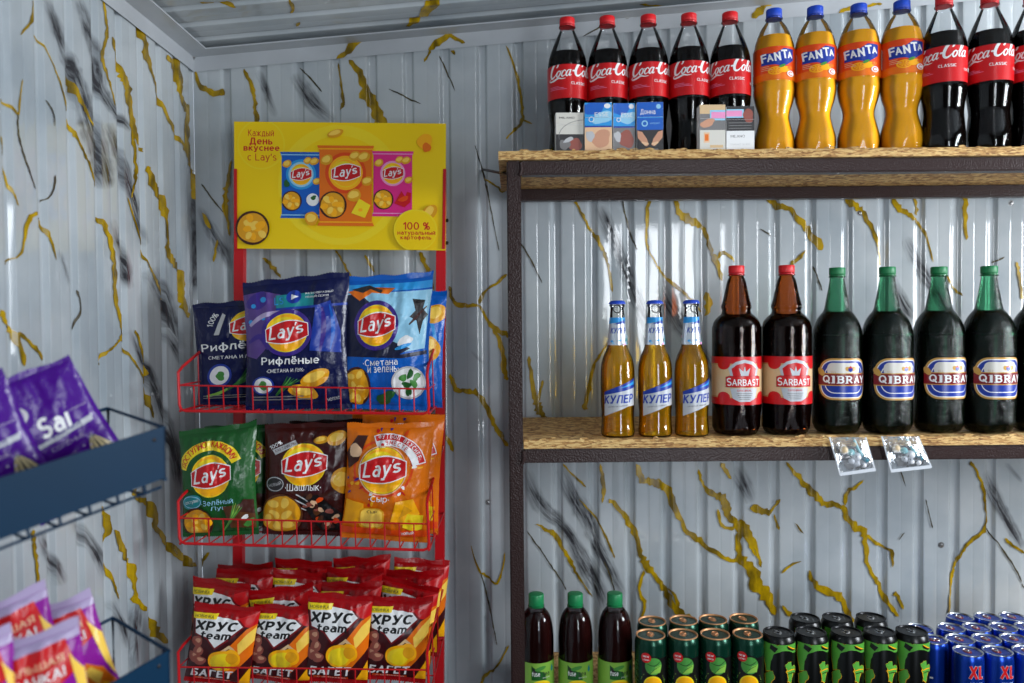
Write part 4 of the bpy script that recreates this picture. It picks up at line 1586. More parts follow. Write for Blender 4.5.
def make_cooler():
    root = empty('glass_bottle')
    pr = [(.024, 0), (.0292, .0012), (.0312, .006), (.0312, .014), (.0302, .026), (.0300, .045), (.0312, .062), (.0316, .100), (.0313, .122), (.0300, .136), (.0262, .150), (.0215, .160),
          (.0190, .167), (.0176, .178), (.0160, .196), (.0142, .216), (.0128, .232), (.0122, .240)]
    P = dense(pr, 5) + [(.0140, .2408), (.0142, .2445), (.0130, .2450), (.0130, .2490)]
    m = MB()
    m.lathe(P, 'clear_glass', 48)
    m.build('bottle_body', root)
    L = [(r - .0018, max(z, .0035)) for r, z in P if z < .180]
    m = MB()
    m.lathe([(.012, .0035)] + L + [(L[-1][0] * .5, L[-1][1])], 'amber_drink', 48)
    m.build('drink', root)
    # slanting body label
    A = Art()
    A.poly([(-26, -26), (26, -4), (26, 32), (-26, 10)], 'silver')
    A.poly([(-26, 7), (-26, 12), (26, 34), (26, 19)], 'royal')
    A.poly([(-2, 18), (26, 30), (26, 24)], 'sky')
    A.poly([(-26, -13), (26, -9), (26, -3), (-26, -24)], 'lightgrey')
    A.text('КУЛЕР', -2, 1.5, 47, 13.8, 'royal', shear=.18, rot=.06, bold=.05)
    A.text('НАПИТОК ПИВНОЙ', -4, -9.5, 30, 2.4, 'maroon', rot=.1)
    m = MB()
    r, w = .0319, 31.9
    lay_art(m, scaled(A, 1.26, 1.18, 0, 0), around(r), gx=[w * k * .085 for k in range(-14, 15)], base=.03, step=.05)
    lb = m.build('label', root, normals=False)
    lb.location = (0, 0, .0700)
    # foil-like neck label
    B = Art()
    B.text('КУЛЕР', 0, 27, 30, 11, 'royal', shear=.18, bold=.05)
    B.poly([(-60, 38), (-14, 40), (0, 43), (14, 48), (60, 48), (60, 52), (-60, 52)], 'sky')
    B.poly([(-10, 38), (10, 46), (16, 40)], 'royal')
    rn = random.Random(3)
    for i in range(26):
        B.ell(rn.uniform(-50, 50), rn.uniform(2, 17), rn.uniform(1, 3), rn.uniform(1, 3), ('teal', 'sky', 'pale_sky', 'pale_pink')[i % 4], 10, rn.random(), .3, i)
    m = MB()
    zs0, zs1 = .170, .221

    def rr(z):
        for (a, za), (b, zb) in zip(P, P[1:]):
            if za <= z <= zb:
                return a + (b - a) * (z - za) / max(zb - za, 1e-9)
        return P[-1][0]
    n, q = 40, 12
    vs = [Vector(((rr(z) + .0003) * math.sin(a), -(rr(z) + .0003) * math.cos(a), z)) for z in [zs0 + (zs1 - zs0) * j / q for j in range(q + 1)] for a in [2 * PI * k / n for k in range(n)]]
    m.faces(vs, [(j * n + k, j * n + (k + 1) % n, (j + 1) * n + (k + 1) % n, (j + 1) * n + k) for j in range(q) for k in range(n)], 'foil_silver')

    def nf(x, y, off):
        z = zs0 + y / 1000
        a = x / 1000 / .0150
        return Vector(((rr(z) + .0003 + off / 1000) * math.sin(a), -(rr(z) + .0003 + off / 1000) * math.cos(a), z))
    lay_art(m, B, nf, gx=[1.6 * k for k in range(-28, 29)], gy=[4.25 * k for k in range(13)], clip=(-46, 46, 0, 51), base=.05)
    m.build('neck_label', root, normals=False)
    # crown cap with a pull ring
    m = MB()
    m.lathe([(.0152, .2458), (.0154, .2468), (.0140, .2502), (.0120, .2520), (.006, .2526)], 'cap_blue', 84, mod=lambda a, z: 1 + (.035 if z < .248 else 0) * math.cos(21 * a))
    cp = m.build('cap', root)
    m = MB()
    m.tube([(.0072 * math.cos(a) - .003, -.0150 + .0016 * math.sin(a), .2368 + .0072 * math.sin(a)) for a in [2 * PI * i / 24 for i in range(24)]], .0011, 'ink_charcoal', 8, closed=True)
    m.build('pull_ring', cp)
    return root


coo = tag(make_cooler(), 'x', 'bottle', 'small glass bottles on the middle shelf')
coo.scale = (.972,) * 3
for i, (x, rz, lb) in enumerate([(617.5, .05, 'small clear glass bottle of amber drink, farthest of its three from the brown beers'),
                                 (655, .10, 'small clear glass bottle of amber drink between its two twins'),
                                 (691.5, .30, 'small clear glass bottle of amber drink, next to the brown beers')]):
    o = coo if i == 0 else copy_tree(coo)
    put(o, x, 370, 1.44, SHELF2, rz, lb)


# --- iced tea bottles and cans on the low shelf
TEA_H = at(575.5, 593, 1.49).z - SHELF3
GOLD_H = at(700, 633.5, 1.425).z - SHELF3
BLACK_H = at(845, 631.0, 1.43).z - SHELF3
BLUE_H = at(985, 650.5, 1.435).z - SHELF3
print('heights', TEA_H, GOLD_H, BLACK_H, BLUE_H)
def tea_art():
    A = Art()
    A.rect(-120, 120, 0, 60, 'lime')
    A.poly([(-17, 26), (-17, 53), (-6, 45), (8, 40), (12, 26)], 'green')
    A.poly([(-16, 50), (-6, 43), (-12, 36)], 'charcoal')
    A.ell(0, 48, 11, 3.6, 'leaf', 20, .3)
    A.text('fuse', -8.5, 38, 15, 9, 'white', bold=.03)
    A.text('tea', 11.5, 38, 13.5, 8, 'charcoal', bold=.02)
    A.text('green ice tea', 12, 30.5, 16, 3.4, 'white')
    A.ell(2, 13, 20, 13, 'lemon', 30)
    A.ell(2, 12, 15, 10, 'sun', 26)
    A.poly([(22, 44), (25, 52), (28, 45), (27, 40), (24, 39)], 'teal')
    return A


def make_tea():
    root = empty('iced_tea_bottle')
    H = TEA_H
    pr = [(.022, 0), (.028, .003), (.0310, .012), (.0314, .030), (.0314, H - .140), (.0318, H - .122), (.0324, H - .108), (.0326, H - .092), (.0322, H - .076), (.0305, H - .060),
          (.0272, H - .045), (.0228, H - .036), (.0160, H - .0275), (.0137, H - .0245)]
    P = dense(pr, 5) + [(.0155, H - .0241), (.0155, H - .0223), (.0132, H - .0218), (.0130, H - .005)]
    m = MB()
    m.lathe(P, 'clear_plastic', 48)
    m.build('bottle_body', root)
    L = [(r - .0012, max(z, .0012)) for r, z in P if z < H - .032]
    m = MB()
    m.lathe(L + [(L[-1][0] * .6, L[-1][1])], 'iced_tea', 48)
    m.build('drink', root)
    label_sleeve(root, .0328, H - .180, H - .120, 'ink_lime', scaled(tea_art(), 1.0, 1.0, -3, H * 1000 - 178))
    screw_cap(root, 'cap_green', .0143, H - .0205, H)
    return root


tea = tag(make_tea(), 'x', 'bottle', 'iced tea bottles on the low shelf')
for i, (x, rz, lb) in enumerate([(536.5, .28, 'dark iced tea bottle with green cap, right beside the rack post'),
                                 (575.5, .06, 'dark iced tea bottle with green cap, middle of the three'),
                                 (615, .18, 'dark iced tea bottle with green cap, next to the golden-lidded cans')]):
    o = tea if i == 0 else copy_tree(tea)
    put(o, x, 640, 1.49, SHELF3, rz, lb)


def make_can(name, r, h, rl, body_key, lid_key, tab_key, art):
    root = empty(name)
    m = MB()
    pr = [(r * .72, .0), (r * .78, .0012), (r * .97, .008), (r, .012), (r, h - .013), (r * .985, h - .010), (rl + .0006, h - .003), (rl, h - .0022)]
    m.lathe(pr, body_key, 56)
    if art:
        lay_art(m, art, around(r), gx=[r * 1000 * k * .085 for k in range(-20, 21)], clip=(-r * 1650, r * 1650, 2, h * 1000 - 13), base=.06, step=.04)
    m.build('can_body', root, normals=False)
    m = MB()
    m.lathe([(rl, h - .0026), (rl + .0012, h - .0016), (rl + .0010, h), (rl - .0006, h), (rl - .0016, h - .0012), (rl - .0030, h - .0050), (rl - .0050, h - .0054), (rl - .007, h - .0042), (.004, h - .0040)],
            lid_key, 56, cap0=False)
    ld = m.build('lid', root)
    # mouth panel and tab
    m = MB()
    z = h - .0040
    tab = []
    for i in range(20):
        a = 2 * PI * i / 20
        tab.append((.0068 * math.cos(a), .0105 * math.sin(a) + .003))
    vs = [Vector((x, y, z + dz)) for dz in (.0009, .0022) for x, y in tab]
    n = len(tab)
    m.faces(vs, [tuple(range(n))[::-1], tuple(range(n, 2 * n))] + [(i, (i + 1) % n, n + (i + 1) % n, n + i) for i in range(n)], tab_key)
    m.lathe([(.0030, z), (.0030, z + .0030), (.0012, z + .0034)], lid_key, 14)
    m.tube([(.0052 * math.cos(a), .0075 + .0046 * math.sin(a), z + .0024) for a in [2 * PI * i / 16 for i in range(16)]], .0008, lid_key, 6, closed=True)
    tb = m.build('tab', ld)
    tb.rotation_euler = (0, 0, 0)
    return root


def fresh_art():
    A = Art()
    h = GOLD_H * 1000
    A.rect(-60, -13, 0, h, 'can_green')
    A.rect(-16, 60, 0, h - 34, 'black')
    A.ell(2, h - 45, 15, 15, 'black', 30)
    A.ell(3, h - 46, 13.5, 13.5, 'leaf', 30)
    A.poly([(-2, h - 58), (14, h - 56), (16, h - 44), (6, h - 47)], 'lime')
    A.stroke([(-8, h - 42, .6), (4, h - 45, 1.2), (15, h - 38, .6)], 'black')
    A.stroke([(-3, h - 58, .6), (5, h - 50, 1.2), (14, h - 46, .6)], 'green')
    A.ell(-9, h - 33, 8, 8, 'red', 26)
    A.text('NEW', -9, h - 31, 10, 3, 'white', bold=.03)
    A.text('LEMON', -9, h - 36, 10, 2.4, 'white', bold=.02)
    A.ell(2, h - 76, 15, 15, 'lemon', 30)
    A.ell(2, h - 76, 12.8, 12.8, 'sun', 28)
    A.text('fresh', -27, h - 60, 40, 8.5, 'green', rot=PI / 2, shear=.2, bold=.02)
    rn = random.Random(2)
    for i in range(30):
        a = rn.uniform(0, 6.28)
        A.ell(2 + 19 * math.cos(a), h - 72 + 19 * math.sin(a), .6, .6, 'lime', 6)
    return A


def energy_art():
    """black can splashed with ragged green shapes edged in yellow"""
    A = Art()
    h = BLACK_H * 1000
    rn = random.Random(8)

    def splash(pts, k=4):
        """ragged outline: every edge broken into uneven teeth"""
        for key, g in (('sun', 0.0), ('acid', 1.0)):
            r2 = random.Random(len(pts) * 7)
            cx, cy = sum(p[0] for p in pts) / len(pts), sum(p[1] for p in pts) / len(pts)
            out = []
            for a, b in zip(pts, pts[1:] + pts[:1]):
                for j in range(k):
                    t = j / k
                    x, y = a[0] + (b[0] - a[0]) * t, a[1] + (b[1] - a[1]) * t
                    d = math.hypot(x - cx, y - cy) or 1
                    q = r2.uniform(-1.6, 1.4) - (g if y < cy + 6 or key == 'sun' else .2)
                    out.append((x + (x - cx) / d * q, y + (y - cy) / d * q))
            A.poly(out, key)
    splash([(-34, h - 15), (-20, h - 13), (-10, h - 19), (4, h - 14), (20, h - 13), (30, h - 17), (32, h - 34), (20, h - 33), (8, h - 28), (-4, h - 27), (-16, h - 34), (-20, h - 46), (-22, h - 62), (-30, h - 66), (-34, h - 40)])
    splash([(2, h - 48), (12, h - 44), (14, h - 52), (24, h - 54), (26, h - 66), (17, h - 64), (12, h - 80), (6, h - 76), (4, h - 60)])
    splash([(-32, h - 70), (-18, h - 60), (-14, h - 70), (-20, h - 84), (-30, h - 92)])
    splash([(-18, h - 104), (-4, h - 94), (6, h - 100), (18, h - 96), (26, h - 108), (18, h - 122), (0, h - 130), (-14, h - 118)])
    A.poly([(4, h - 20), (16, h - 25), (24, h - 29), (15, h - 29), (6, h - 25)], 'black')
    A.stroke([(6, h - 20, .8), (15, h - 25, 1.6), (23, h - 28, .6)], 'sun')
    A.poly([(-20, h - 19), (-9, h - 24), (-14, h - 31), (-22, h - 26)], 'black')
    A.stroke([(4, h - 60, .8), (13, h - 58, 1.6), (24, h - 60, .6)], 'sun')
    A.stroke([(6, h - 64, .8), (14, h - 63, 1.4), (22, h - 65, .6)], 'black')
    return A


def xl_art():
    A = Art()
    h = BLUE_H * 1000 - 8
    for k, o in (('silver', 1.3), ('red', 0)):
        for a, b in (((-14, h - 44), (-1, h - 17)), ((-13, h - 17), (0, h - 44))):
            A.stroke([(a[0], a[1] - o * .5, 5.2 + o), (b[0], b[1] + o * .5, 5.2 + o)], k, n=1)
        A.stroke([(6.5, h - 17 + o * .5, 5.2 + o), (6.5, h - 44 - o * .5, 5.2 + o)], k, n=1)
        A.stroke([(4, h - 42.5, 4.4 + o), (14 + o, h - 42.5, 4.4 + o)], k, n=1)
    A.text('ENERGY DRINK', 0, h - 54, 26, 4, 'silver', bold=.02)
    A.rect(-30, 30, h - 74, h - 70, 'silver')
    return A


gc = tag(make_can('drink_can', .0285, GOLD_H, .0252, 'can_green', 'lid_gold', 'tab_gold', shift_art(scaled(fresh_art(), 1.14, 1.14, 0, -.14 * GOLD_H * 1000 + 5), 0, 0)), 'x', 'can', 'dark green cans with golden lids')
GX = [650.5, 683, 715, 747.5]
ORD = ['first', 'second', 'third', 'fourth', 'fifth']
for i, x in enumerate(GX):
    o = gc if i == 0 else copy_tree(gc)
    put(o, x, 634, 1.425, SHELF3, (-.10, -.17, -.17, -.26)[i],
        'golden-lidded dark green can, front row, %s from the iced teas' % ORD[i])
for i, x in enumerate([652, 683.5, 713, 743.5]):
    put(copy_tree(gc), x, 622, 1.489 + .003 * i, SHELF3, .1 * i,
        'golden-lidded dark green can, rear row, %s from the iced teas' % ORD[i])
ec = tag(make_can('energy_drink_can', .0295, BLACK_H, .0255, 'can_black', 'lid_black', 'tab_silver', scaled(energy_art(), 1.15, 1.15, 0, -.15 * BLACK_H * 1000 + 8)), 'x', 'can', 'black and green energy drink cans')
for i, x in enumerate([778.3, 811, 846.5, 879.5, 911.5]):
    o = ec if i == 0 else copy_tree(ec)
    put(o, x, 632, 1.43, SHELF3, (.02, .06, -.12, -.14, -.02)[i],
        'black and green can, front row, %s from the golden lids' % ORD[i])
for i, x in enumerate([805, 837, 871]):
    put(copy_tree(ec), x, 621, 1.497, SHELF3, .3 - .2 * i,
        'black and green can, rear row, %s from the golden lids' % ORD[i])
bc = tag(make_can('energy_drink_can', .0263, BLUE_H, .0242, 'can_blue', 'lid_silver', 'tab_red', scaled(xl_art(), .84, .84, 2, .16 * BLUE_H * 1000 + 3)), 'x', 'can', 'blue energy drink cans')
ROWS = [(1.435, [968, 997.5, 1027.5], 651, 'front row of the blue cans'),
        (1.490, [933, 960, 986.5, 1014.5], 640, 'second row of the blue cans'),
        (1.545, [919, 951, 976.5, 1003, 1029], 629, 'third row of the blue cans'),
        (1.600, [960, 987.5, 1012.5], 618, 'rearmost row of the blue cans')]
ORDN = ['first', 'second', 'third', 'fourth', 'fifth', 'sixth']
first = True
for Y, xs, yp, rw in ROWS:
    for i, x in enumerate(xs):
        o = bc if first else copy_tree(bc)
        first = False
        put(o, x, yp, Y, SHELF3, (-1.5 if (Y > 1.44 and Y < 1.5 and i == 0) else -.02 + .08 * (i % 3)),
            'blue can with red tab, %s from the left in the %s' % (ORDN[i], rw.replace(' of the blue cans', '')))


# ================================================================ cigarette packs along the front of the top shelf
def pack(label, x0, x1, ytop, art, Y, rz=0.0, body='ink_white'):
    """flip-top carton: body, hinged lid and printed front; x0..x1 and ytop are where it shows"""
    a, b = at(x0, 120, Y), at(x1, 120, Y)
    w = (b.x - a.x)
    h = at((x0 + x1) / 2, ytop, Y).z - SHELF1
    d = .0225
    root = tag(empty('cigarette_pack', ((a.x + b.x) / 2, Y + d / 2, SHELF1), (0, 0, rz)), label, 'cigarette pack', 'cigarette packs on the upper shelf')
    m = MB()
    m.box(-w / 2, w / 2, -d / 2, d / 2, 0, h * .70, body, bev=.0012)
    f = art(w * 1000, h * 1000)
    lay_art(m, f, flat_front(-d / 2), clip=(-w * 500 + .3, w * 500 - .3, .4, h * 698), base=.08)
    m.build('carton', root)
    m = MB()
    m.box(-w / 2, w / 2, -d / 2, d / 2, h * .702, h, body, bev=.0012)
    lay_art(m, art(w * 1000, h * 1000), flat_front(-d / 2), clip=(-w * 500 + .3, w * 500 - .3, h * 704, h * 1000 - .4), base=.08)
    m.build('flip_lid', root)
    return root


def pack_milano(w, h):
    A = Art()
    A.rect(-w / 2, w / 2, h * .46, h, 'offwhite')
    A.rect(-w / 2, w / 2, 0, h * .46, 'charcoal')
    A.text('MILANO', -w * .1, h * .87, w * .55, h * .05, 'charcoal', bold=.02)
    A.ring(w * .55, h * .40, w * .95, h * .42, .8, 'grey', PI * .5, PI * 1.05, 24)
    A.ell(w * .2, h * .2, w * .22, h * .17, 'ham', 18, 0, .2, 3)
    A.ell(-w * .18, h * .2, w * .18, h * .14, 'grey', 16, 0, .3, 4)
    A.ell(-w * .05, h * .32, w * .2, h * .05, 'lightgrey', 14, .5, .3, 5)
    return A


def pack_sky(n):
    def f(w, h):
        A = Art()
        A.rect(-w / 2, w / 2, h * .52, h, 'sky')
        A.ell(-w * .15, h * .90, w * .45, h * .13, 'blue', 20, .2, .2, n)
        A.ell(w * .2, h * .70, w * .4, h * .12, 'pale_sky', 20, .3, .2, n + 1)
        A.ell(w * .33, h * .93, w * .12, h * .05, 'white', 14)
        A.ring(-w * .25, h * .66, w * .1, w * .1, 1.2, 'white', 0, 2 * PI, 20)
        A.text('ESSE', w * .12, h * .76, w * .5, h * .08, 'white', bold=.02)
        A.rect(-w / 2, w / 2, 0, h * .5, 'grey' if n > 4 else 'peach')
        A.ell(w * .1, h * .27, w * .36, h * .17, 'ham' if n > 4 else 'flesh', 22, .4, .2, n)
        A.ell(-w * .3, h * .32, w * .14, h * .12, 'lightgrey', 16, .2, .3, n + 2)
        A.rect(-w / 2, w / 2, h * .50, h * .53, 'royal')
        return A
    return f


def pack_hands(w, h):
    A = Art()
    A.rect(-w / 2, w / 2, h * .44, h, 'blue')
    A.text('Донна', -w * .08, h * .80, w * .56, h * .12, 'white', bold=.01)
    A.ell(w * .32, h * .91, w * .09, h * .05, 'pale_sky', 14)
    A.rect(-w / 2, w / 2, h * .68, h * .70, 'sky')
    A.ring(-w * .2, h * .57, w * .12, w * .12, 2.2, 'pale_sky', 0, 2 * PI, 20)
    A.text('compact', w * .18, h * .57, w * .36, h * .05, 'pale_sky')
    A.rect(-w / 2, w / 2, 0, h * .44, 'charcoal')
    for s in (-1, 1):       # a pair of open hands: palm and fingers
        A.poly([(s * w * .48, h * .43), (s * w * .30, h * .40), (s * w * .12, h * .26), (s * w * .05, h * .14), (s * w * .14, h * .11), (s * w * .30, h * .18), (s * w * .46, h * .28)], 'flesh')
        for i in range(4):
            A.stroke([(s * w * (.30 - .05 * i), h * (.20 - .01 * i), 3.4), (s * w * (.16 - .035 * i), h * (.13 + .01 * i), 2.6)], 'peach', n=2)
    A.rect(-w * .3, w * .3, h * .02, h * .06, 'grey')
    return A


def pack_beige(w, h):
    A = Art()
    A.rect(-w / 2, w / 2, h * .45, h, 'beige')
    A.rect(-w / 2, w / 2, h * .45, h * .80, 'grey')
    A.rect(-w * .1, w / 2, h * .66, h * .88, 'pale_sky')
    A.rect(-w * .05, w / 2, h * .70, h * .84, 'pale_pink')
    A.ell(-w * .2, h * .6, w * .3, h * .08, 'flesh', 18, .3, .2, 2)
    A.rect(-w / 2, w / 2, 0, h * .45, 'offwhite')
    A.rect(-w * .34, -w * .12, h * .18, h * .40, 'peach')
    A.rect(-w * .30, -w * .16, h * .22, h * .36, 'orange')
    A.rect(-w * .1, w * .4, h * .07, h * .13, 'beige')
    return A


def pack_white(w, h):
    A = Art()
    A.rect(-w / 2, w / 2, h * .45, h, 'charcoal')
    A.rect(-w / 2, w * .12, h * .74, h * .93, 'pale_sky')
    A.rect(-w / 2, w * .06, h * .77, h * .90, 'pale_pink')
    A.ell(w * .28, h * .78, w * .18, h * .16, 'ham', 18, .3, .2, 2)
    for i in range(3):
        A.rect(-w * .42, w * .40, h * (.50 + .06 * i), h * (.515 + .06 * i), 'grey')
    A.rect(-w / 2, w / 2, 0, h * .45, 'white')
    A.text('MILANO', -w * .1, h * .33, w * .5, h * .06, 'grey', bold=.01)
    A.text('COMPACT SILVER', -w * .02, h * .15, w * .7, h * .035, 'lightgrey')
    return A


YP = 1.412
pack('pale grey cigarette pack with dark lower half, left end of the top shelf', 555.5, 583.5, 112.5, pack_milano, YP + .004, .03)
pack('bright blue cigarette pack, left one of the blue pair before the colas', 584.5, 612.0, 102.5, pack_sky(2), YP)
pack('bright blue cigarette pack with grey photo below, squeezed beside the pack with hands', 613.0, 635.0, 103, pack_sky(6), YP + .006, .02)
pack('dark blue cigarette pack printed with two open hands', 637.0, 663.5, 102, pack_hands, YP + .002, -.04)
pack('beige and white cigarette pack with an orange square', 699.5, 725.5, 104.5, pack_beige, YP, .01)
pack('white cigarette pack with charcoal top, beside the first orange soda', 726.5, 754.5, 106, pack_white, YP + .003, -.02)

# ================================================================ two clear pouches hanging over the edge of the middle shelf
shell('clear_film', (0.86, 0.88, 0.90), rough=0.12, ior=1.6, bump=0.9, bscale=120)
_nt = MATS['clear_film'].node_tree                 # frosted: part of the light scatters white
_o = _nt.nodes['Material Output']
_s = _o.inputs['Surface'].links[0].from_socket
_d = _nt.nodes.new('ShaderNodeBsdfDiffuse')
_d.inputs[0].default_value = rgb((226, 230, 236))
_x = _nt.nodes.new('ShaderNodeMixShader')
_x.inputs[0].default_value = 0.10
_nt.links.new(_s, _x.inputs[1])
_nt.links.new(_d.outputs[0], _x.inputs[2])
_nt.links.new(_x.outputs[0], _o.inputs['Surface'])
mat('film_edge', (206, 210, 216), rough=0.3)
mat('bead_cream', (226, 200, 158), rough=0.4, var=0.15)
mat('bead_white', (232, 232, 236), rough=0.35)
mat('bead_teal', (20, 120, 140), rough=0.35)
mat('bead_mint', (140, 206, 210), rough=0.35)


def pouch(label, corners, Y):
    """corners: photo pixels of top-left, top-right, bottom-right, bottom-left"""
    tl, tr, br, bl = [at(x, y, Y) for x, y in corners]
    o = (tl + tr) / 2
    o.y = Y
    root = tag(empty('clear_pouch', o), label, 'pouch', 'clear pouches hanging from the middle shelf')

    def P(u, v, s):
        p = (tl * (1 - u) + tr * u) * (1 - v) + (bl * (1 - u) + br * u) * v - o
        b = (math.sin(PI * u) ** .6) * (math.sin(PI * min(1, v * 1.12)) ** .6 if v < .893 else 0) * .007
        n = noise.noise(Vector((u * 5, v * 5, s * 3.0 + o.x * 9))) * .0012
        out = -.0025 - .004 * v
        return Vector((p.x, out - s * b + n * min(1, b * 400), p.z))
    m = MB()
    n = 14
    for s in (-1, 1):
        vs = [P(i / n, j / n, s) for j in range(n + 1) for i in range(n + 1)]
        m.faces(vs, [(j * (n + 1) + i, j * (n + 1) + i + 1, (j + 1) * (n + 1) + i + 1, (j + 1) * (n + 1) + i) for j in range(n) for i in range(n)], 'clear_film')
    m.build('film', root, normals=False)
    for nm, pts, w in (('side_seal', [(0.0, j / 8) for j in range(9)], .0013), ('side_seal', [(1.0, j / 8) for j in range(9)], .0013), ('bottom_seal', [(i / 8, .965) for i in range(9)], .0028)):
        m = MB()
        q = [P(u, v, 0) for u, v in pts]
        vs, fs = [], []
        for i, p in enumerate(q):
            d = (q[min(i + 1, 8)] - q[max(i - 1, 0)]).normalized()
            c = Vector((-d.z, 0, d.x)) * w
            for e in (c + Vector((0, -.0005, 0)), -c + Vector((0, -.0005, 0)), -c + Vector((0, .0005, 0)), c + Vector((0, .0005, 0))):
                vs.append(p + e)
            if i:
                k = 4 * i
                fs += [(k - 4 + a, k - 4 + (a + 1) % 4, k + (a + 1) % 4, k + a) for a in range(4)]
        fs += [(0, 1, 2, 3), (35, 34, 33, 32)]
        m.faces(vs, fs, 'film_edge')
        m.build(nm, root)
    for nm, u, v, r, key in (('ball', .30, .34, .0072, 'bead_cream'), ('ball', .48, .42, .0060, 'bead_mint'), ('ball', .60, .55, .0076, 'bead_white'), ('ball', .62, .20, .0042, 'bead_cream'),
                             ('ball', .42, .66, .0055, 'bead_white'), ('ball', .72, .80, .0050, 'bead_white'), ('ball', .56, .75, .0055, 'bead_white')):
        m = MB()
        rn = random.Random(int(u * 100))
        pr = [(max(r * math.sin(PI * i / 12), 1e-5), -r * math.cos(PI * i / 12)) for i in range(13)]
        m.lathe(pr, key, 20, cap0=False, cap1=False, mod=lambda a, z: 1 + .05 * math.sin(2 * a + u * 9) + .04 * math.sin(3 * a + z * 300))
        b = m.build(nm, root)
        b.location = P(u, v, 0)
    m = MB()
    m.tube([P(.66, .08, 0), P(.70, .35, 0), P(.80, .62, 0)], .0024, 'bead_mint', 8)
    m.build('stick', root)
    m = MB()
    m.tube([P(.70, .56, 0), P(.78, .60, 0), P(.86, .70, 0)], .0042, 'bead_teal', 10)
    m.build('capsule', root)
    m = MB()
    m.faces([P(.18, .62, 0), P(.40, .62, 0), P(.44, .86, 0), P(.22, .86, 0)] + [P(.18, .62, 0) + Vector((0, .0006, 0)), P(.40, .62, 0) + Vector((0, .0006, 0)), P(.44, .86, 0) + Vector((0, .0006, 0)), P(.22, .86, 0) + Vector((0, .0006, 0))],
            [(0, 1, 2, 3), (7, 6, 5, 4), (0, 1, 5, 4), (1, 2, 6, 5), (2, 3, 7, 6), (3, 0, 4, 7)], 'ink_grey')
    m.build('paper_slip', root)
    return root


pouch('clear pouch of white and teal pieces hanging below the first green-capped beer', [(829, 437), (865, 437), (873.5, 470), (839, 475)], SH_FRONT - .012)
pouch('clear pouch of white and teal pieces hanging below the second green-capped beer', [(881, 436), (917.5, 436.5), (929.5, 467), (890, 471.5)], SH_FRONT - .012)

# ================================================================ red wire display with its yellow header
mat('red_paint', (196, 16, 26), rough=0.3, spec=0.5)
mat('sign_yellow', (244, 206, 4), rough=0.35, spec=0.4)
mat('blue_paint', (0, 44, 72), rough=0.5, spec=0.2, var=0.06, vscale=9)
mat('bolt_dark', (50, 46, 46), rough=0.4, metal=0.8)
YPOST, YFRONT = 1.70, 1.415
display = tag(empty('crisps_display', (at(340, 683, 1.6).x, 1.58, 0)),
              'red wire display with three baskets under a yellow header board, full of crisps', 'display rack')
DINV = Matrix.Translation(-display.location)


def dpart(m, name, parent=display, **k):
    o = m.build(name, parent, **k)
    if parent is display:
        o.matrix_parent_inverse = DINV
    return o


def bar(m, p, q, wx, wy, key):
    """straight bar of rectangular section between two points (kept square to the room)"""
    p, q = Vector(p), Vector(q)
    o = [Vector((sx * wx / 2, sy * wy / 2, 0)) for sx, sy in ((-1, -1), (1, -1), (1, 1), (-1, 1))]
    m.faces([p + v for v in o] + [q + v for v in o], [(3, 2, 1, 0), (4, 5, 6, 7)] + [(i, (i + 1) % 4, 4 + (i + 1) % 4, 4 + i) for i in range(4)], key)


def down(p, q, z):
    t = (z - p.z) / (q.z - p.z)
    return p + (q - p) * t


for x0, y0, x1, y1 in ((240.5, 168, 238.5, 683), (441.5, 169, 439.5, 683)):
    a, b = at(x0, y0, YPOST), at(x1, y1, YPOST)
    b = down(a, b, 0.012)
    m = MB()
    bar(m, a, b, .020, .020, 'red_paint')
    po = dpart(m, 'post')
    m = MB()
    m.box(b.x - .016, b.x + .016, b.y - .21, b.y + .012, 0, .012, 'red_paint', bev=.002)
    dpart(m, 'foot')
# cross bars behind the baskets
for y in (396, 508, 620):
    m = MB()
    bar(m, at(240, y, YPOST), at(240, y - 9, YPOST), .001, .001, 'red_paint')
    a, b = at(246, y, YPOST), at(436, y + 2, YPOST)
    m = MB()
    m.tube([a, b], .003, 'red_paint', 8)
    dpart(m, 'cross_bar')

# header board
YS = 1.682
_a, _b = at(234, 121.5, YS), at(446, 123.5, YS)
_c = at(234.5, 248.5, YS)
S_EX = (_b - _a).normalized()
S_EZ = (_a - _c).normalized()
S_W, S_H = (_b - _a).length, (_a - _c).length
S_O = _c


def SP(x, y, off):
    return S_O + S_EX * (x / 1000) + S_EZ * (y / 1000) + Vector((0, -off / 1000, 0))


def lays_logo(halo=None, word=True):
    """unit: radius of the yellow disc = 10"""
    A = Art()
    if halo:
        A.ell(0, 0, 12.6, 12.6, halo, 44)
    A.ell(0, 0, 10.4, 10.4, 'lemon', 44)
    A.ell(0, 0, 9.9, 9.9, 'sun', 44)
    A.ell(-2, 4.4, 6.2, 4.0, 'lemon', 24, .2)
    top = [(-10.2 + 20.6 * i / 12, 2.2 + 3.0 * math.sin(PI * i / 12) + 2.0 * i / 12) for i in range(13)]
    bot = [(10.6 - 20.6 * i / 12, -2.0 - 2.4 * math.sin(PI * i / 12) - 2.0 * i / 12) for i in range(13)]
    A.poly([(x * 1.04, y * 1.09) for x, y in top + bot], 'white')
    A.poly(top + bot, 'red')
    if word:
        A.text("Lay", -2.4, -.2, 12.6, 8.4, 'white', rot=.10, shear=.24, bold=.028)
        A.text("s", 6.6, 1.5, 3.9, 4.3, 'white', rot=.10, shear=.24, bold=.035)
        A.stroke([(4.9, 5.4, .9), (4.4, 3.6, .3)], 'white', n=2)
    return A


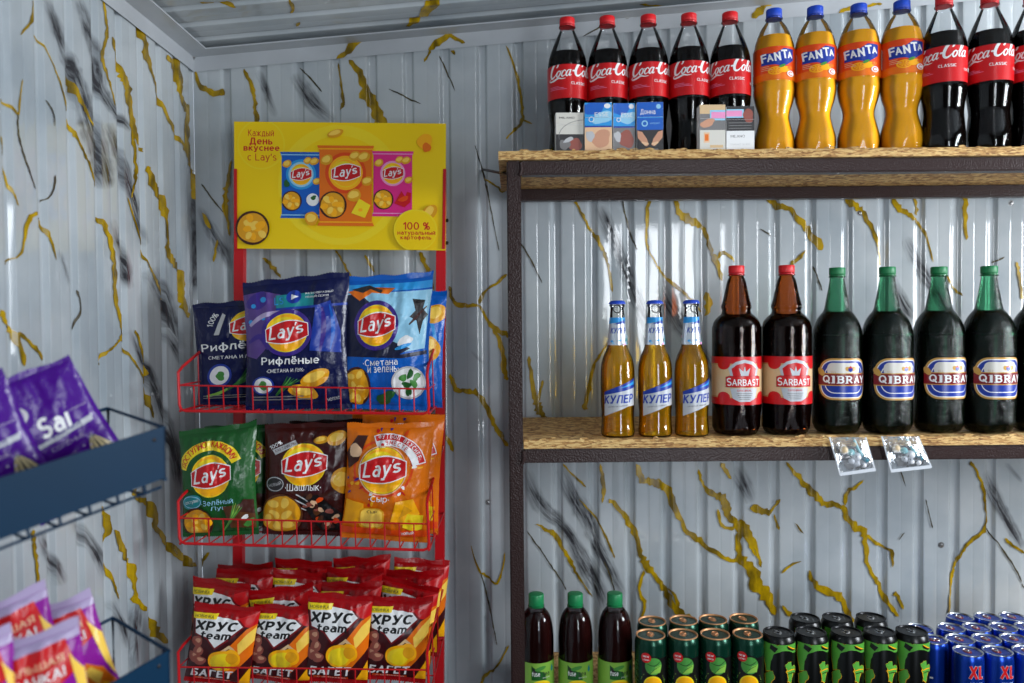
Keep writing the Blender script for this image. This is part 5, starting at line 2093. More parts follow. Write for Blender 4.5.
def mini_bag(w, h, base, halo, pale, extra):
    A = Art()
    A.poly([(-w / 2, 0), (-w * .46, h * .06), (-w * .46, h * .93), (-w / 2, h), (w / 2, h), (w * .46, h * .93), (w * .46, h * .06), (w / 2, 0)], base)
    A.rect(-w * .48, w * .48, h * .95, h * .965, pale)
    A.rect(-w * .48, w * .48, h * .04, h * .055, pale)
    A.ell(0, h * .66, w * .36, w * .36, halo, 30)
    A.ell(0, h * .66, w * .30, w * .30, pale, 30)
    A.group(lays_logo(), 0, h * .66, w * .024)
    A.chip(-w * .33, h * .82, w * .11, 1)
    A.chip(w * .16, h * .87, w * .10, 2)
    A.chip(w * .32, h * .86, w * .11, 3)
    A.chip(w * .38, h * .56, w * .10, 4)
    A.bowl(-w * .22, h * .26, w * .24, 5)
    if extra == 'cheese':
        A.chip(w * .15, h * .38, w * .13, 6)
        A.poly([(w * .10, h * .16), (w * .34, h * .10), (w * .44, h * .26), (w * .24, h * .34)], 'lemon')
        A.ell(w * .26, h * .2, w * .04, w * .03, 'sun', 10)
    elif extra == 'dip':
        A.ell(w * .28, h * .28, w * .15, w * .15, 'white', 24)
        A.ell(w * .30, h * .31, w * .07, w * .05, 'green', 14, .3, .3, 2)
        A.ell(-w * .34, h * .52, w * .06, w * .1, 'green', 14, .3, .3, 3)
    else:
        A.poly([(w * .04, h * .20), (w * .22, h * .40), (w * .44, h * .36), (w * .42, h * .22), (w * .28, h * .14)], 'red')
        A.poly([(w * .20, h * .40), (w * .36, h * .42), (w * .30, h * .30)], 'pink')
        A.ell(w * .26, h * .27, w * .12, w * .06, 'deep_orange', 14, .3, .2, 1)
    return A


K = S_W * 1000 / 212.0                    # mm per photo pixel on the board


def sx(x):
    return (x - 234) * K


def sy(y):
    return (249.5 - y) * K * (S_H * 1000 / K / 127.0)


A = Art()
A.ell(sx(340), sy(185), 62 * K, 60 * K, 'lemon', 48)
A.ell(sx(340), sy(187), 52 * K, 51 * K, 'sign_yellow', 48)
A.ell(sx(261), sy(145), 24 * K, 25 * K, 'lemon', 40)
A.ell(sx(261), sy(145), 22.5 * K, 23.5 * K, 'sign_yellow', 40)
for t, x, y, w, h, b in (('Каждый', 261, 134.0, 26, 7.6, .008), ('День', 261, 142.3, 23, 8.0, .042), ('вкуснее', 261.5, 149.8, 36, 6.0, .042), ("с Lay's", 262, 158.5, 29, 8.6, .008)):
    A.text(t, sx(x), sy(y), w * K, h * K, 'red', bold=b)
bl, pk = mini_bag(42 * K, 66 * K, 'blue', 'sky', 'pale_sky', 'dip'), mini_bag(42 * K, 65 * K, 'pink', 'pink', 'pale_pink', 'pepper')
A.group(bl, sx(301), sy(218.5), 1)
A.group(pk, sx(393), sy(216.0), 1)
A.group(mini_bag(57 * K, 80 * K, 'orange', 'deep_orange', 'sun', 'cheese'), sx(346), sy(226), 1)
A.chip(sx(312), sy(219), 6.5 * K, 4, 1.1, .3)
A.chip(sx(430), sy(212), 9 * K, 9, .7, .9)
A.chip(sx(336), sy(134), 8 * K, 8, .5, .3)
A.ell(sx(425), sy(141), 8 * K, 7 * K, 'sun', 20, .4, .1, 2)
A.ell(sx(427), sy(147), 4 * K, 5 * K, 'orange', 16, .5, .2, 3)
A.bowl(sx(253), sy(229), 17 * K, 3)
A.ell(sx(416), sy(230), 22 * K, 21 * K, 'lemon', 40)
A.ell(sx(416), sy(230), 20.5 * K, 19.5 * K, 'sign_yellow', 40)
A.text('100 %', sx(417), sy(225.5), 27 * K, 8.0 * K, 'red', bold=.035)
A.text('натуральный', sx(417), sy(233), 38 * K, 4.6 * K, 'red', bold=.03)
A.text('картофель', sx(416.5), sy(237.5), 31 * K, 4.8 * K, 'red', bold=.03)
m = MB()
vs = [SP(x, y, -o) for o in (0, 3.0) for x, y in ((0, 0), (S_W * 1000, 0), (S_W * 1000, S_H * 1000), (0, S_H * 1000))]
m.faces(vs, [(0, 1, 2, 3), (7, 6, 5, 4), (0, 1, 5, 4), (1, 2, 6, 5), (2, 3, 7, 6), (3, 0, 4, 7)], 'sign_yellow')
lay_art(m, A, SP, clip=(.4, S_W * 1000 - .4, .4, S_H * 1000 - .4), base=.10, step=.04)
dpart(m, 'header_board', normals=False)
for x0 in (235.4, 444.6):
    m = MB()
    a, b = at(x0, 169, YS - .003), at(x0 + (.3 if x0 < 300 else -1), 249, YS - .003)
    bar(m, a, b, .0060, .0028, 'red_paint')
    dpart(m, 'clamp_strip')
for y in (220.5, 243):
    m = MB()
    p = at(446.3, y, YS + .004)
    m.lathe([(.0035, -.002), (.0042, .001), (.0042, .004), (.002, .005)], 'bolt_dark', 6, M=Matrix.Translation(p) @ Matrix.Rotation(PI / 2, 4, 'Y'))
    dpart(m, 'bolt')


def wire_basket(yl, yr, lipl, lipr, tl, dl, dr):
    """front bottom rail at yl..yr, lip wire at lipl..lipr, front posts' tops at tl, side rails meeting the posts at dl, dr (photo rows)"""
    fl, fr = at(180, yl, YFRONT), at(429, yr, YFRONT)
    kl, kr = at(178.5, tl, YFRONT), at(426.5, tl + 2, YFRONT)
    pl, pr = at(236, dl, YPOST - .012), at(443, dr, YPOST - .012)
    bl, br = Vector((pl.x, YPOST - .012, fl.z)), Vector((pr.x, YPOST - .012, fr.z))
    R, r = .0027, .0013
    root = empty('basket', (fl + fr) / 2)
    root.parent = display
    root.matrix_parent_inverse = DINV
    inv = Matrix.Translation(-root.location)

    def part(m, name):
        o = m.build(name, root)
        o.matrix_parent_inverse = inv
        return o
    m = MB()
    c1, c2 = fl + Vector((0, 0, .012)), fr + Vector((0, 0, .012))
    m.tube([pl, kl + (pl - kl) * .06, kl + Vector((-.0008, 0, -.004)), c1 + Vector((-.001, 0, 0)), fl + Vector((.002, 0, .003)), fl + Vector((.010, 0, 0)),
            fr + Vector((-.010, 0, 0)), fr + Vector((-.002, 0, .003)), c2 + Vector((0, 0, 0)), kr + Vector((.0008, 0, -.004)), kr + (pr - kr) * .06, pr], R, 'red_paint', 8)
    part(m, 'outline_wire')
    m = MB()
    m.tube([fl, bl, br, fr], R * .8, 'red_paint', 8)
    part(m, 'base_wire')
    m = MB()
    ll, lr = at(179, lipl, YFRONT), at(428.5, lipr, YFRONT)
    m.tube([ll + (bl - fl) * .35, ll, lr, lr + (br - fr) * .35], r * 1.2, 'red_paint', 6)
    part(m, 'lip_wire')
    m = MB()
    n = 17
    for i in range(1, n):
        t = i / n
        a, b, c = ll + (lr - ll) * t, fl + (fr - fl) * t, bl + (br - bl) * t
        m.tube([a, b + Vector((0, 0, .001)), c], r, 'red_paint', 6)
    for k in (.33, .66):
        m.tube([fl + (bl - fl) * k, fr + (br - fr) * k], r, 'red_paint', 6)
    for a, b, c, d in ((fl, bl, kl, pl), (fr, br, kr, pr)):
        for k in (.3, .62):
            m.tube([a + (b - a) * k, c + (d - c) * k], r, 'red_paint', 6)
    part(m, 'wire_mesh')
    return fl, fr


BZ1 = wire_basket(411, 413.6, 385.3, 389, 370, 321, 318)
BZ2 = wire_basket(543.6, 550, 518, 524, 499, 446, 446)
BZ3 = wire_basket(693, 698, 667, 670, 650, 590, 588)


# ================================================================ bags of crisps
def on_floor(fl, x):
    a, b = fl
    return a.z + (b.z - a.z) * (x - a.x) / (b.x - a.x)


def film(name, c, rough=.26):
    mat(name, c, rough=rough, spec=0.42, bump=0.5, bscale=48)


film('film_navy', (10, 18, 66))
film('film_blue', (10, 92, 186))
film('film_green', (26, 84, 36))
film('film_brown', (62, 18, 14))
film('film_dark_brown', (34, 14, 14))
film('film_orange', (228, 116, 14))
film('film_red', (158, 6, 14))
film('film_violet', (70, 8, 132))
film('film_magenta', (140, 26, 148))


def make_bag(name, w, h, t, key, art, seed=0, seal=9.0, sb=8.0, skew=0.0, lean=0.0, flap=0.0, pinch=.05, H0=140.0, curl=0.0, wr=1.5, seal_key=None):
    """pillow bag, sizes in mm: puffed body (printed front) with a crimped seal strip at either end; art is drawn 100 wide, H0 high"""
    root = empty(name)
    sd = seed * 7.31

    def mid(x, y):
        u, v = 2 * x / w, y / h
        b = lean * v + 2.2 * math.sin(x * .06 + sd) * (abs(v - .5) * 2) ** 3 + curl * max(0, v - .72) ** 2 * 14
        b += flap * max(0, u) ** 2 * max(0, v - .6) * 2.2
        return b

    def P(x, y, s, off=0.0):
        u, v = max(-1, min(1, 2 * x / w)), y / h
        vb = max(0.0, min(1.0, (y - sb) / (h - sb - seal)))
        T = t / 2 * max(0.0, 1 - abs(u) ** 2.6) ** .6 * max(0.0, math.sin(PI * vb)) ** .5
        ed = max(0.0, 1 - u * u)
        pl = math.exp(-min(vb, 1 - vb) * 7) * min(1, min(vb, 1 - vb) * 30)
        n = noise.noise(Vector((x * .045 + sd, y * .035, s * 2.0 + sd))) * 3.0 + noise.noise(Vector((x * .11 + sd, y * .10, s * 4.0))) * 1.2
        n += pl * 2.6 * math.sin(x * .34 + 3 * noise.noise(Vector((x * .05, sd, 0))) + sd)
        # sharp diagonal creases
        for q in range(3):
            a = sd * (q + 1.7)
            dd = abs((x - .22 * w * math.sin(a)) * math.cos(a) + (y - h * (.5 + .34 * math.cos(a * 1.3))) * math.sin(a))
            n -= 2.0 * math.exp(-dd * .22)
        T += n * wr * ed * min(1, min(vb, 1 - vb) * 12)
        xx = x * (1 - pinch * math.sin(PI * v) + .012 * noise.noise(Vector((sd, y * .05, 3))))
        zz = y + skew * u * v + flap * max(0, u) ** 3 * max(0, v - .7) * 1.6 + (1.4 * math.sin(x * .11 + sd) if v > .97 else 0)
        return Vector((xx, mid(x, y) + s * (T + off), zz)) / 1000

    nx, ny = 30, 40
    gx = [-w / 2 + w * i / nx for i in range(nx + 1)]
    gy = [sb + (h - sb - seal) * j / ny for j in range(ny + 1)]
    m = MB()
    for s in (-1, 1):
        vs = [P(x, y, s) for y in gy for x in gx]
        fs = [(j * (nx + 1) + i, j * (nx + 1) + i + 1, (j + 1) * (nx + 1) + i + 1, (j + 1) * (nx + 1) + i) for j in range(ny) for i in range(nx)]
        m.faces(vs, [g for f in fs for g in ((f[0], f[1], f[2]), (f[0], f[2], f[3]))] if s < 0 else [f[::-1] for f in fs], key)
    if art:
        a2 = Art()
        a2.items = [([(x * w / 100, y * h / H0) for x, y in vs], fs, k, l) for vs, fs, k, l in art.items]
        dx, dy = w / nx, (h - sb - seal) / ny
        G = [[P(x, y, -1) for x in gx] for y in gy]

        def on_film(x, y, o):
            # exactly on the film's own triangles, lifted by the ink
            fx, fy = min(nx - 1e-6, max(0, (x - gx[0]) / dx)), min(ny - 1e-6, max(0, (y - gy[0]) / dy))
            i, j = int(fx), int(fy)
            s_, t_ = fx - i, fy - j
            a, b, c, d = G[j][i], G[j][i + 1], G[j + 1][i + 1], G[j + 1][i]
            q = a + (b - a) * s_ + (c - b) * t_ if s_ >= t_ else a + (d - a) * t_ + (c - d) * s_
            return q + Vector((0, -o / 1000, 0))
        dg = [((gx[0] + dx * k, gy[0], 0), (dy, -dx, 0)) for k in range(-ny + 1, nx)]
        lay_art(m, a2, on_film, gx=gx[1:-1], gy=gy[1:-1], clip=(-w / 2 + .3, w / 2 - .3, sb + .3, h - seal - .3), base=.12, step=.045, diag=dg)
    m.build('bag_body', root, sharp=60, normals=False)
    for nm, y0, y1 in (('bottom_seal', 0.0, sb), ('top_seal', h - seal, h)):
        m = MB()
        n = 72
        vs, fs = [], []
        for i in range(n + 1):
            x = -w / 2 + w * i / n
            for y in (y0, (y0 + y1) / 2, y1):
                yy = y + ((.7 if i % 2 else -.7) if (y == y0 and y0 == 0) or (y == y1 and y1 == h) else 0)
                rb = .22 * (1 if i % 2 else -1)
                for s in (-1, 1):
                    p = P(x, min(max(y, 0), h), s)
                    p.z += (yy - y) / 1000
                    p.y += (rb + s * .25) / 1000
                    vs.append(p)
        for i in range(n):
            a, b = i * 6, (i + 1) * 6
            for q in (0, 2):
                fs += [(a + q, b + q, b + q + 2, a + q + 2), (a + q + 3, b + q + 3, b + q + 1, a + q + 1)]
            fs += [(a, a + 1, b + 1, b), (a + 4, b + 4, b + 5, a + 5)]
        fs += [(0, 2, 3, 1), (2, 4, 5, 3), (n * 6, n * 6 + 1, n * 6 + 3, n * 6 + 2), (n * 6 + 2, n * 6 + 3, n * 6 + 5, n * 6 + 4)]
        m.faces(vs, fs, seal_key or key)
        m.build(nm, root, sharp=60, normals=False)
    return root


def arc_text(A, body, cx, cy, R, a_mid, h, step, key, bold=.02):
    """letters set along an arc (angles in radians, clockwise)"""
    n = len(body)
    for i, ch in enumerate(body):
        if ch == ' ':
            continue
        a = a_mid - (i - (n - 1) / 2) * step
        A.text(ch, cx + R * math.cos(a), cy + R * math.sin(a), None, h, key, rot=a - PI / 2, bold=bold)


def art_navy(full):
    A = Art()
    if full:
        A.poly([(-50, 60), (-50, 126), (-30, 128), (-12, 122), (-18, 96), (-26, 70), (-38, 56)], 'purple')
        A.ell(-36, 118, 11, 9, 'violet', 20, .4, .2, 1)
        for x, y, r in ((-30, 119, 3), (-40, 113, 2.4), (-43, 96, 2.4), (-30, 99, 2)):
            A.ell(x, y, r, r, 'sky', 14)
        A.stroke([(-44, 92, 3), (-30, 102, 5), (-12, 104, 4), (0, 106, 2)], 'lavender')
        A.stroke([(-46, 74, 3), (-34, 80, 6), (-26, 66, 4)], 'violet')
        A.rect(-18, 18, 108, 122, 'teal')
        A.rect(-18, 50, 106, 108.5, 'royal')
        A.text('LS', -15, 116, 9, 8, 'sky', bold=.03)
        A.ell(-1, 119, 7, 7, 'royal', 26)
        A.poly([(-3.5, 122), (3.5, 119), (-3.5, 116)], 'white')
        A.text('РАЗНООБРАЗНЫЙ', 23, 121.5, 26, 2.4, 'white', bold=.01)
        A.text('НОВЫЙ СЕЗОН', 21, 117.8, 22, 2.4, 'white', bold=.01)
        A.poly([(14, 62), (20, 108), (34, 112), (44, 80), (44, 58)], 'royal')
        A.stroke([(24, 60, 2), (28, 84, 5), (26, 106, 2)], 'violet')
        A.stroke([(34, 62, 1), (37, 84, 4), (33, 108, 1)], 'blue')
        A.group(lays_logo('violet'), -8, 82, 1.95)
        A.text('Рифлёные', -5, 52, 56, 10, 'white', bold=.025, rot=-.02)
        A.text('·СМЕТАНА И ЛУК·', -10, 42.5, 36, 4, 'white', bold=.01)
        A.ell(-32, 27, 11, 10, 'royal', 28)
        A.ell(-32, 27, 9, 8.4, 'white', 26)
        A.ell(-32, 27, 4, 5, 'leaf', 16, .4, .3, 2)
        for i in range(5):
            A.stroke([(-20, 16, 1.6), (-13 + i * 1.5, 26, 1.8), (-8 + i * 3, 36 - i, .7)], 'leaf' if i % 2 else 'green')
        A.chip(18, 33, 15, 2, .55, .4)
        A.chip(6, 19, 14, 3, .55, -.3)
        A.text('молоко', 34, 11, 12, 3.4, 'lightgrey', rot=.2)
    else:
        A.group(lays_logo(), 12, 106, 1.95)
        arc_text(A, '100%', 10, 98, 42, PI * .86, 7, .12, 'white')
        A.poly([(-26, 96), (-20, 96), (-12, 122), (-16, 125)], 'lightgrey')
        A.text('Рифлёные', 0, 80, 84, 13, 'white', bold=.022, rot=.04)
        A.text('СМЕТАНА И ЛУК', -6, 66, 56, 4.5, 'white', bold=.01)
        A.ell(-22, 42, 14, 16, 'royal', 28, -.5)
        A.ell(-22, 42, 11, 13, 'white', 26, -.5)
        A.ell(-21, 41, 5, 6, 'leaf', 16, .4, .3, 2)
        for i in range(7):
            A.stroke([(-22, 18, 2), (0 + i * 1.5, 34, 2), (16 + i * 3.4, 62 - 3 * i, .7)], 'leaf' if i % 2 else 'green')
        A.stroke([(-38, 14, 3), (-24, 18, 4), (-14, 24, 2)], 'lime')
        A.chip(36, 42, 12, 2, .6, .2)
        A.chip(30, 27, 20, 3, .6, -.4)
    for i in range(2):
        A.rect(-42, 14 - 8 * i, 11 + 3 * i, 12.2 + 3 * i, 'grey')
    return A


def art_blue(front):
    A = Art()
    if front:
        A.poly([(-50, 66), (-50, 122), (50, 122), (46, 64), (20, 60)], 'pale_sky')
        A.poly([(-50, 60), (-50, 120), (-30, 122), (-12, 106), (2, 74), (30, 64), (18, 58)], 'navy')
        A.poly([(-50, 122), (50, 124), (50, 131), (-50, 131)], 'sky')
        A.poly([(-44, 124), (-30, 114), (-16, 122), (2, 120), (10, 126), (-10, 124), (-20, 128)], 'orange')
        A.poly([(-40, 126), (-26, 122), (-18, 126), (-6, 121), (-4, 124), (-20, 130)], 'charcoal')
        A.poly([(30, 114), (34, 102), (28, 96), (36, 92), (40, 78), (43, 92), (48, 98), (42, 104), (44, 112), (36, 106)], 'charcoal')
        A.stroke([(28, 88, 1.4), (36, 96, 3), (46, 106, 1.2)], 'brown')
        A.ell(24, 72, 8, 5, 'white', 18, .3, .3, 3)
        A.poly([(-50, 60), (20, 58), (48, 62), (48, 58), (20, 54), (-50, 56)], 'navy')
        A.group(lays_logo('violet'), -10, 88, 2.05)
        A.text('·Сметана', -4, 50, 40, 7, 'white', rot=.05, bold=.012)
        A.text('и зелень·', -1, 42.5, 36, 6, 'white', rot=.05, bold=.012)
        A.ell(-32, 24, 17, 21, 'brown', 30)
        A.ell(-32, 24, 14.5, 18.5, 'chip', 26, 0, .06, 3)
        for i, (x, y) in enumerate(((-38, 34), (-28, 36), (-34, 24), (-26, 22), (-36, 13), (-29, 11))):
            A.chip(x, y, 7, i, .7, i)
        A.ell(28, 29, 19, 17, 'lightgrey', 30)
        A.ell(28, 29, 17, 15, 'white', 30)
        for i, (x, y) in enumerate(((22, 34), (30, 38), (34, 28), (26, 27), (37, 35), (28, 20))):
            A.ell(x, y, 5.0, 3.4, 'green' if i % 2 else 'leaf', 12, i, .35, i)
        A.ell(2, 13, 10, 7, 'green', 14, .5, .4, 4)
        A.ell(22, 66, 10, 2, 'sky', 14, .3)
    else:
        A.ell(0, 70, 44, 60, 'sky', 30)
        A.ell(0, 70, 40, 56, 'film_blue', 30)
        A.chip(38, 112, 14, 1, .8, .3)
        A.chip(34, 70, 15, 2, .9, 1.2)
        A.chip(20, 30, 14, 3, .8, .3)
    return A


def art_green(front):
    A = Art()
    A.poly([(34, 8), (50, 8), (50, 132), (40, 132)], 'green')
    # yellow ribbon bent round the logo
    cx, cy = (-8, 82) if front else (12, 82)
    n = 20
    pts = [(cx + 46 * math.cos(a), cy + 42 * math.sin(a)) for a in [PI * .93 - PI * .80 * i / n for i in range(n + 1)]]
    pts += [(cx + 33 * math.cos(a), cy + 30 * math.sin(a)) for a in [PI * .13 + PI * .80 * i / n for i in range(n + 1)]]
    A.poly(pts, 'lemon')
    arc_text(A, 'ДОСТУПНО КАЖДОМУ', cx, cy, 38, PI * .53, 8, .15, 'red', .03)
    A.group(lays_logo(), cx + 2, cy - 2, 2.55)
    A.text('·Зелёный', 2, 47, 42, 7, 'pale_sky', rot=.04, bold=.008)
    A.text('Лук·', 4, 38.5, 22, 6.5, 'pale_sky', rot=.04, bold=.008)
    A.ell(-33, 48, 15, 9.5, 'teal', 26, .2)
    A.ring(-33, 48, 13.5, 8, 1, 'pale_sky', 0, 2 * PI, 26)
    A.text('доступно', -33, 48, 20, 4.4, 'white', rot=.2)
    A.poly([(8, 40), (48, 44), (48, 10), (16, 12)], 'wood')
    A.poly([(26, 34), (36, 48), (48, 46), (48, 28)], 'brown')
    for i in range(5):
        A.stroke([(6, 8, 1.6), (18 + i, 26, 1.8), (24 + i * 2.4, 46 - 2 * i, .8)], 'lime' if i % 2 else 'leaf')
    A.ell(40, 17, 8, 4, 'leaf', 14, .5, .3, 2)
    A.ell(36, 25, 4, 3, 'white', 12, .3, .3, 1)
    A.bowl(-27, 20, 21, 2)
    return A


def art_brown():
    A = Art()
    A.ell(10, 84, 42, 36, 'brown', 34)
    A.ell(10, 84, 36, 30, 'maroon', 34)
    A.chip(4, 98, 14, 3, .7, .7)
    A.chip(34, 122, 11, 4, .8, .4)
    A.chip(16, 120, 9, 5, .5, .2)
    A.chip(43, 70, 13, 6, 1.2, .2)
    A.poly([(-40, 108), (-14, 120), (-10, 115), (-36, 102)], 'lightgrey')
    A.text('КАРТОФЕЛЬ', -25, 111.5, 25, 4, 'maroon', rot=.43, bold=.02)
    A.text('100%', -36, 114, 16, 5, 'white', rot=.5, bold=.03)
    A.group(lays_logo(), -2, 90, 2.5)
    A.text('·Шашлык·', -2, 63, 42, 9, 'white', bold=.012, rot=.02)
    A.ell(-36, 66, 12, 10, 'charcoal', 24, .2)
    A.ring(-36, 66, 11, 9, 1, 'lightgrey', 0, 2 * PI, 24)
    A.text('новый', -36, 66, 16, 4.4, 'lightgrey', rot=.3)
    A.poly([(-8, 50), (16, 54), (48, 24), (44, 8), (18, 8)], 'black')
    rn = random.Random(4)
    for i in range(26):
        t = i / 25
        A.ell(6 + 32 * t + rn.uniform(-9, 9), 46 - 32 * t + rn.uniform(-8, 8), rn.uniform(3, 5), rn.uniform(2, 3.4), ('ham', 'wood', 'peach', 'deep_orange', 'brown')[i % 5], 12, rn.random() * 3, .25, i)
    for i in range(3):
        A.stroke([(-10 - 2 * i, 54 - 6 * i, 1.4), (4 - i, 46 - 6 * i, 1.4)], 'lightgrey', n=2)
    A.ell(-27, 28, 25, 26, 'wood', 34)
    A.ell(-27, 28, 22.5, 23.5, 'chip', 30, 0, .05, 2)
    for i, (x, y) in enumerate(((-36, 40), (-22, 42), (-34, 27), (-20, 27), (-32, 13), (-18, 14), (-42, 20))):
        A.chip(x, y, 10, i, .75, i * 1.3)
    return A


def art_orange():
    A = Art()
    A.ell(-4, 88, 36, 34, 'deep_orange', 34)
    A.ell(-4, 88, 33, 31, 'film_orange', 34)
    rn = random.Random(9)
    for i in range(40):
        a = rn.uniform(0, 6.28)
        q = rn.uniform(34, 52)
        A.ell(-4 + q * math.cos(a), 88 + q * .9 * math.sin(a), rn.uniform(1.5, 4), rn.uniform(1, 2.4), ('deep_orange', 'sun', 'violet', 'red', 'white')[i % 5], 10, a, .3, i)
    A.poly([(-50, 104), (-36, 126), (-24, 126), (-34, 96), (-46, 86)], 'brown')
    A.ell(-38, 108, 7, 9, 'peach', 16, .3, .2, 3)
    # football-style banner bent round the logo
    cx, cy, n = 0, 84, 18
    for r0, r1, k, a0, a1 in ((47, 32, 'white', .08, .62), (46, 39.5, 'red', .09, .61)):
        p = [(cx + r0 * math.cos(PI * (a0 + (a1 - a0) * i / n)), cy + r0 * .95 * math.sin(PI * (a0 + (a1 - a0) * i / n))) for i in range(n + 1)]
        p += [(cx + r1 * math.cos(PI * (a1 - (a1 - a0) * i / n)), cy + r1 * .95 * math.sin(PI * (a1 - (a1 - a0) * i / n))) for i in range(n + 1)]
        A.poly(p, k)
    arc_text(A, 'ФУТБОЛ ВКУСНЕЕ', cx, cy, 41.5, PI * .36, 4.8, .105, 'white', .025)
    arc_text(A, 'ВМЕСТЕ', cx, cy, 34.5, PI * .40, 5, .14, 'red', .03)
    A.ell(-6, 116, 4.5, 4.5, 'white', 18)
    A.ell(-6, 116, 2, 2, 'red', 10)
    A.ring(-4, 86, 29, 29, 1.2, 'peach', 0, 2 * PI, 36)
    A.group(lays_logo(), -4, 86, 2.6)
    A.text('·Сыр·', -6, 52, 24, 9, 'white', bold=.01)
    A.poly([(-48, 22), (-46, 50), (-24, 46), (-22, 20)], 'sun')
    A.poly(rounded(30, 26, 8, cx=-14, cy=28), 'chip')
    A.poly(rounded(26, 22, 7, cx=-14, cy=28.5), 'chip_light')
    A.text('СЫР', -14, 36, 12, 3, 'brown', bold=.03)
    A.poly([(8, 24), (14, 50), (34, 54), (42, 36), (28, 22)], 'sun')
    A.poly([(18, 30), (24, 46), (34, 40)], 'chip')
    A.poly([(22, 20), (28, 36), (46, 34), (44, 18), (34, 14)], 'lemon')
    for x, y in ((30, 28), (38, 24), (34, 18)):
        A.ell(x, y, 2, 1.5, 'sun', 10)
    A.rect(-50, 50, 8, 16, 'deep_orange')
    A.text('новый', 28, 12.5, 14, 4, 'white', rot=.1, bold=.02)
    return A


def art_crouton(front=True):
    A = Art()
    # dark lower field, red head with a slanted edge
    A.poly([(-50, 0), (-50, 118), (50, 118), (50, 0)], 'maroon')
    A.poly([(-50, 150), (-50, 124), (30, 118), (50, 126), (50, 150)], 'film_red')
    A.poly([(14, 118), (50, 132), (50, 104), (34, 108)], 'red')
    A.poly([(18, 20), (50, 60), (50, 112), (36, 104), (16, 76), (2, 66)], 'orange')
    A.poly([(30, 60), (50, 84), (50, 108), (38, 96), (26, 78)], 'chip_light')
    A.poly([(-6, 58), (14, 76), (32, 62), (20, 48)], 'beige')
    A.poly([(4, 60), (14, 70), (26, 62), (18, 54)], 'wood')
    for i, (x, y) in enumerate(((-38, 76), (-34, 60), (-40, 48), (-30, 44))):
        A.ell(x, y, 10, 9, 'ham', 18, i, .18, i)
        A.ell(x + 2, y + 2, 5, 3.6, 'flesh', 12, i, .25, i)
    A.poly([(-48, 120), (-44, 88), (-22, 82), (-8, 66), (12, 84), (34, 108), (24, 118)], 'crimson')
    A.poly([(-46, 119), (-42, 90), (-21, 85), (-8, 70), (9, 86), (30, 108), (20, 118), (-10, 121)], 'white')
    A.poly([(-50, 113), (-12, 117), (-10, 126), (-50, 124)], 'lemon')
    A.text('НОВИНКА', -31, 119.5, 30, 5, 'charcoal', shear=.2, bold=.01, rot=.06)
    A.text('ХРУС', -11, 105.5, 66, 16.5, 'black', shear=.22, rot=.05, bold=.07)
    A.text('team', -9, 90, 48, 12, 'black', shear=.16, rot=.05, bold=.055)
    A.ell(6, 48, 22, 19, 'sun', 30, .2, .06, 4)
    A.ell(20, 54, 14, 15, 'sun', 26, .2, .06, 5)
    A.ell(5, 47, 18, 14, 'lemon', 26, .2, .1, 6)
    A.ell(21, 54, 9, 10, 'chip', 20, .2, .1, 7)
    A.poly([(26, 0), (50, 40), (50, 0)], 'sun')
    A.text('БАГЕТ', -8, 22, 64, 15, 'white', shear=.16, rot=.03, bold=.05)
    A.rect(-34, 20, 8.6, 13.0, 'deep_orange')
    A.text('С ВЕТЧИНОЙ', -6, 10.8, 44, 2.8, 'white', bold=.01)
    return A


def place_bag(o, top, bot, Y, label=None, group=None, yaw=0.0, floor=None):
    """top, bot: photo pixels of the middle of the top and bottom edges"""
    a, b = at(top[0], top[1], Y), at(bot[0], bot[1], Y)
    d = (a - b)
    roll = math.atan2(d.x, d.z)
    if floor is not None:
        h0 = d.length
        b.z = on_floor(floor, b.x) + .001
        d = a - b
        roll = math.atan2(d.x, d.z)
        o.scale = (1, 1, d.length / h0)
    o.location = b
    o.rotation_euler = (0, roll, yaw)
    if label:
        tag(o, label, 'crisps bag', group)
    return o


def bag_size(top, bot, wpx, Y):
    return wpx * Y / 796 * 1000, (at(top[0], top[1], Y) - at(bot[0], bot[1], Y)).length * 1000


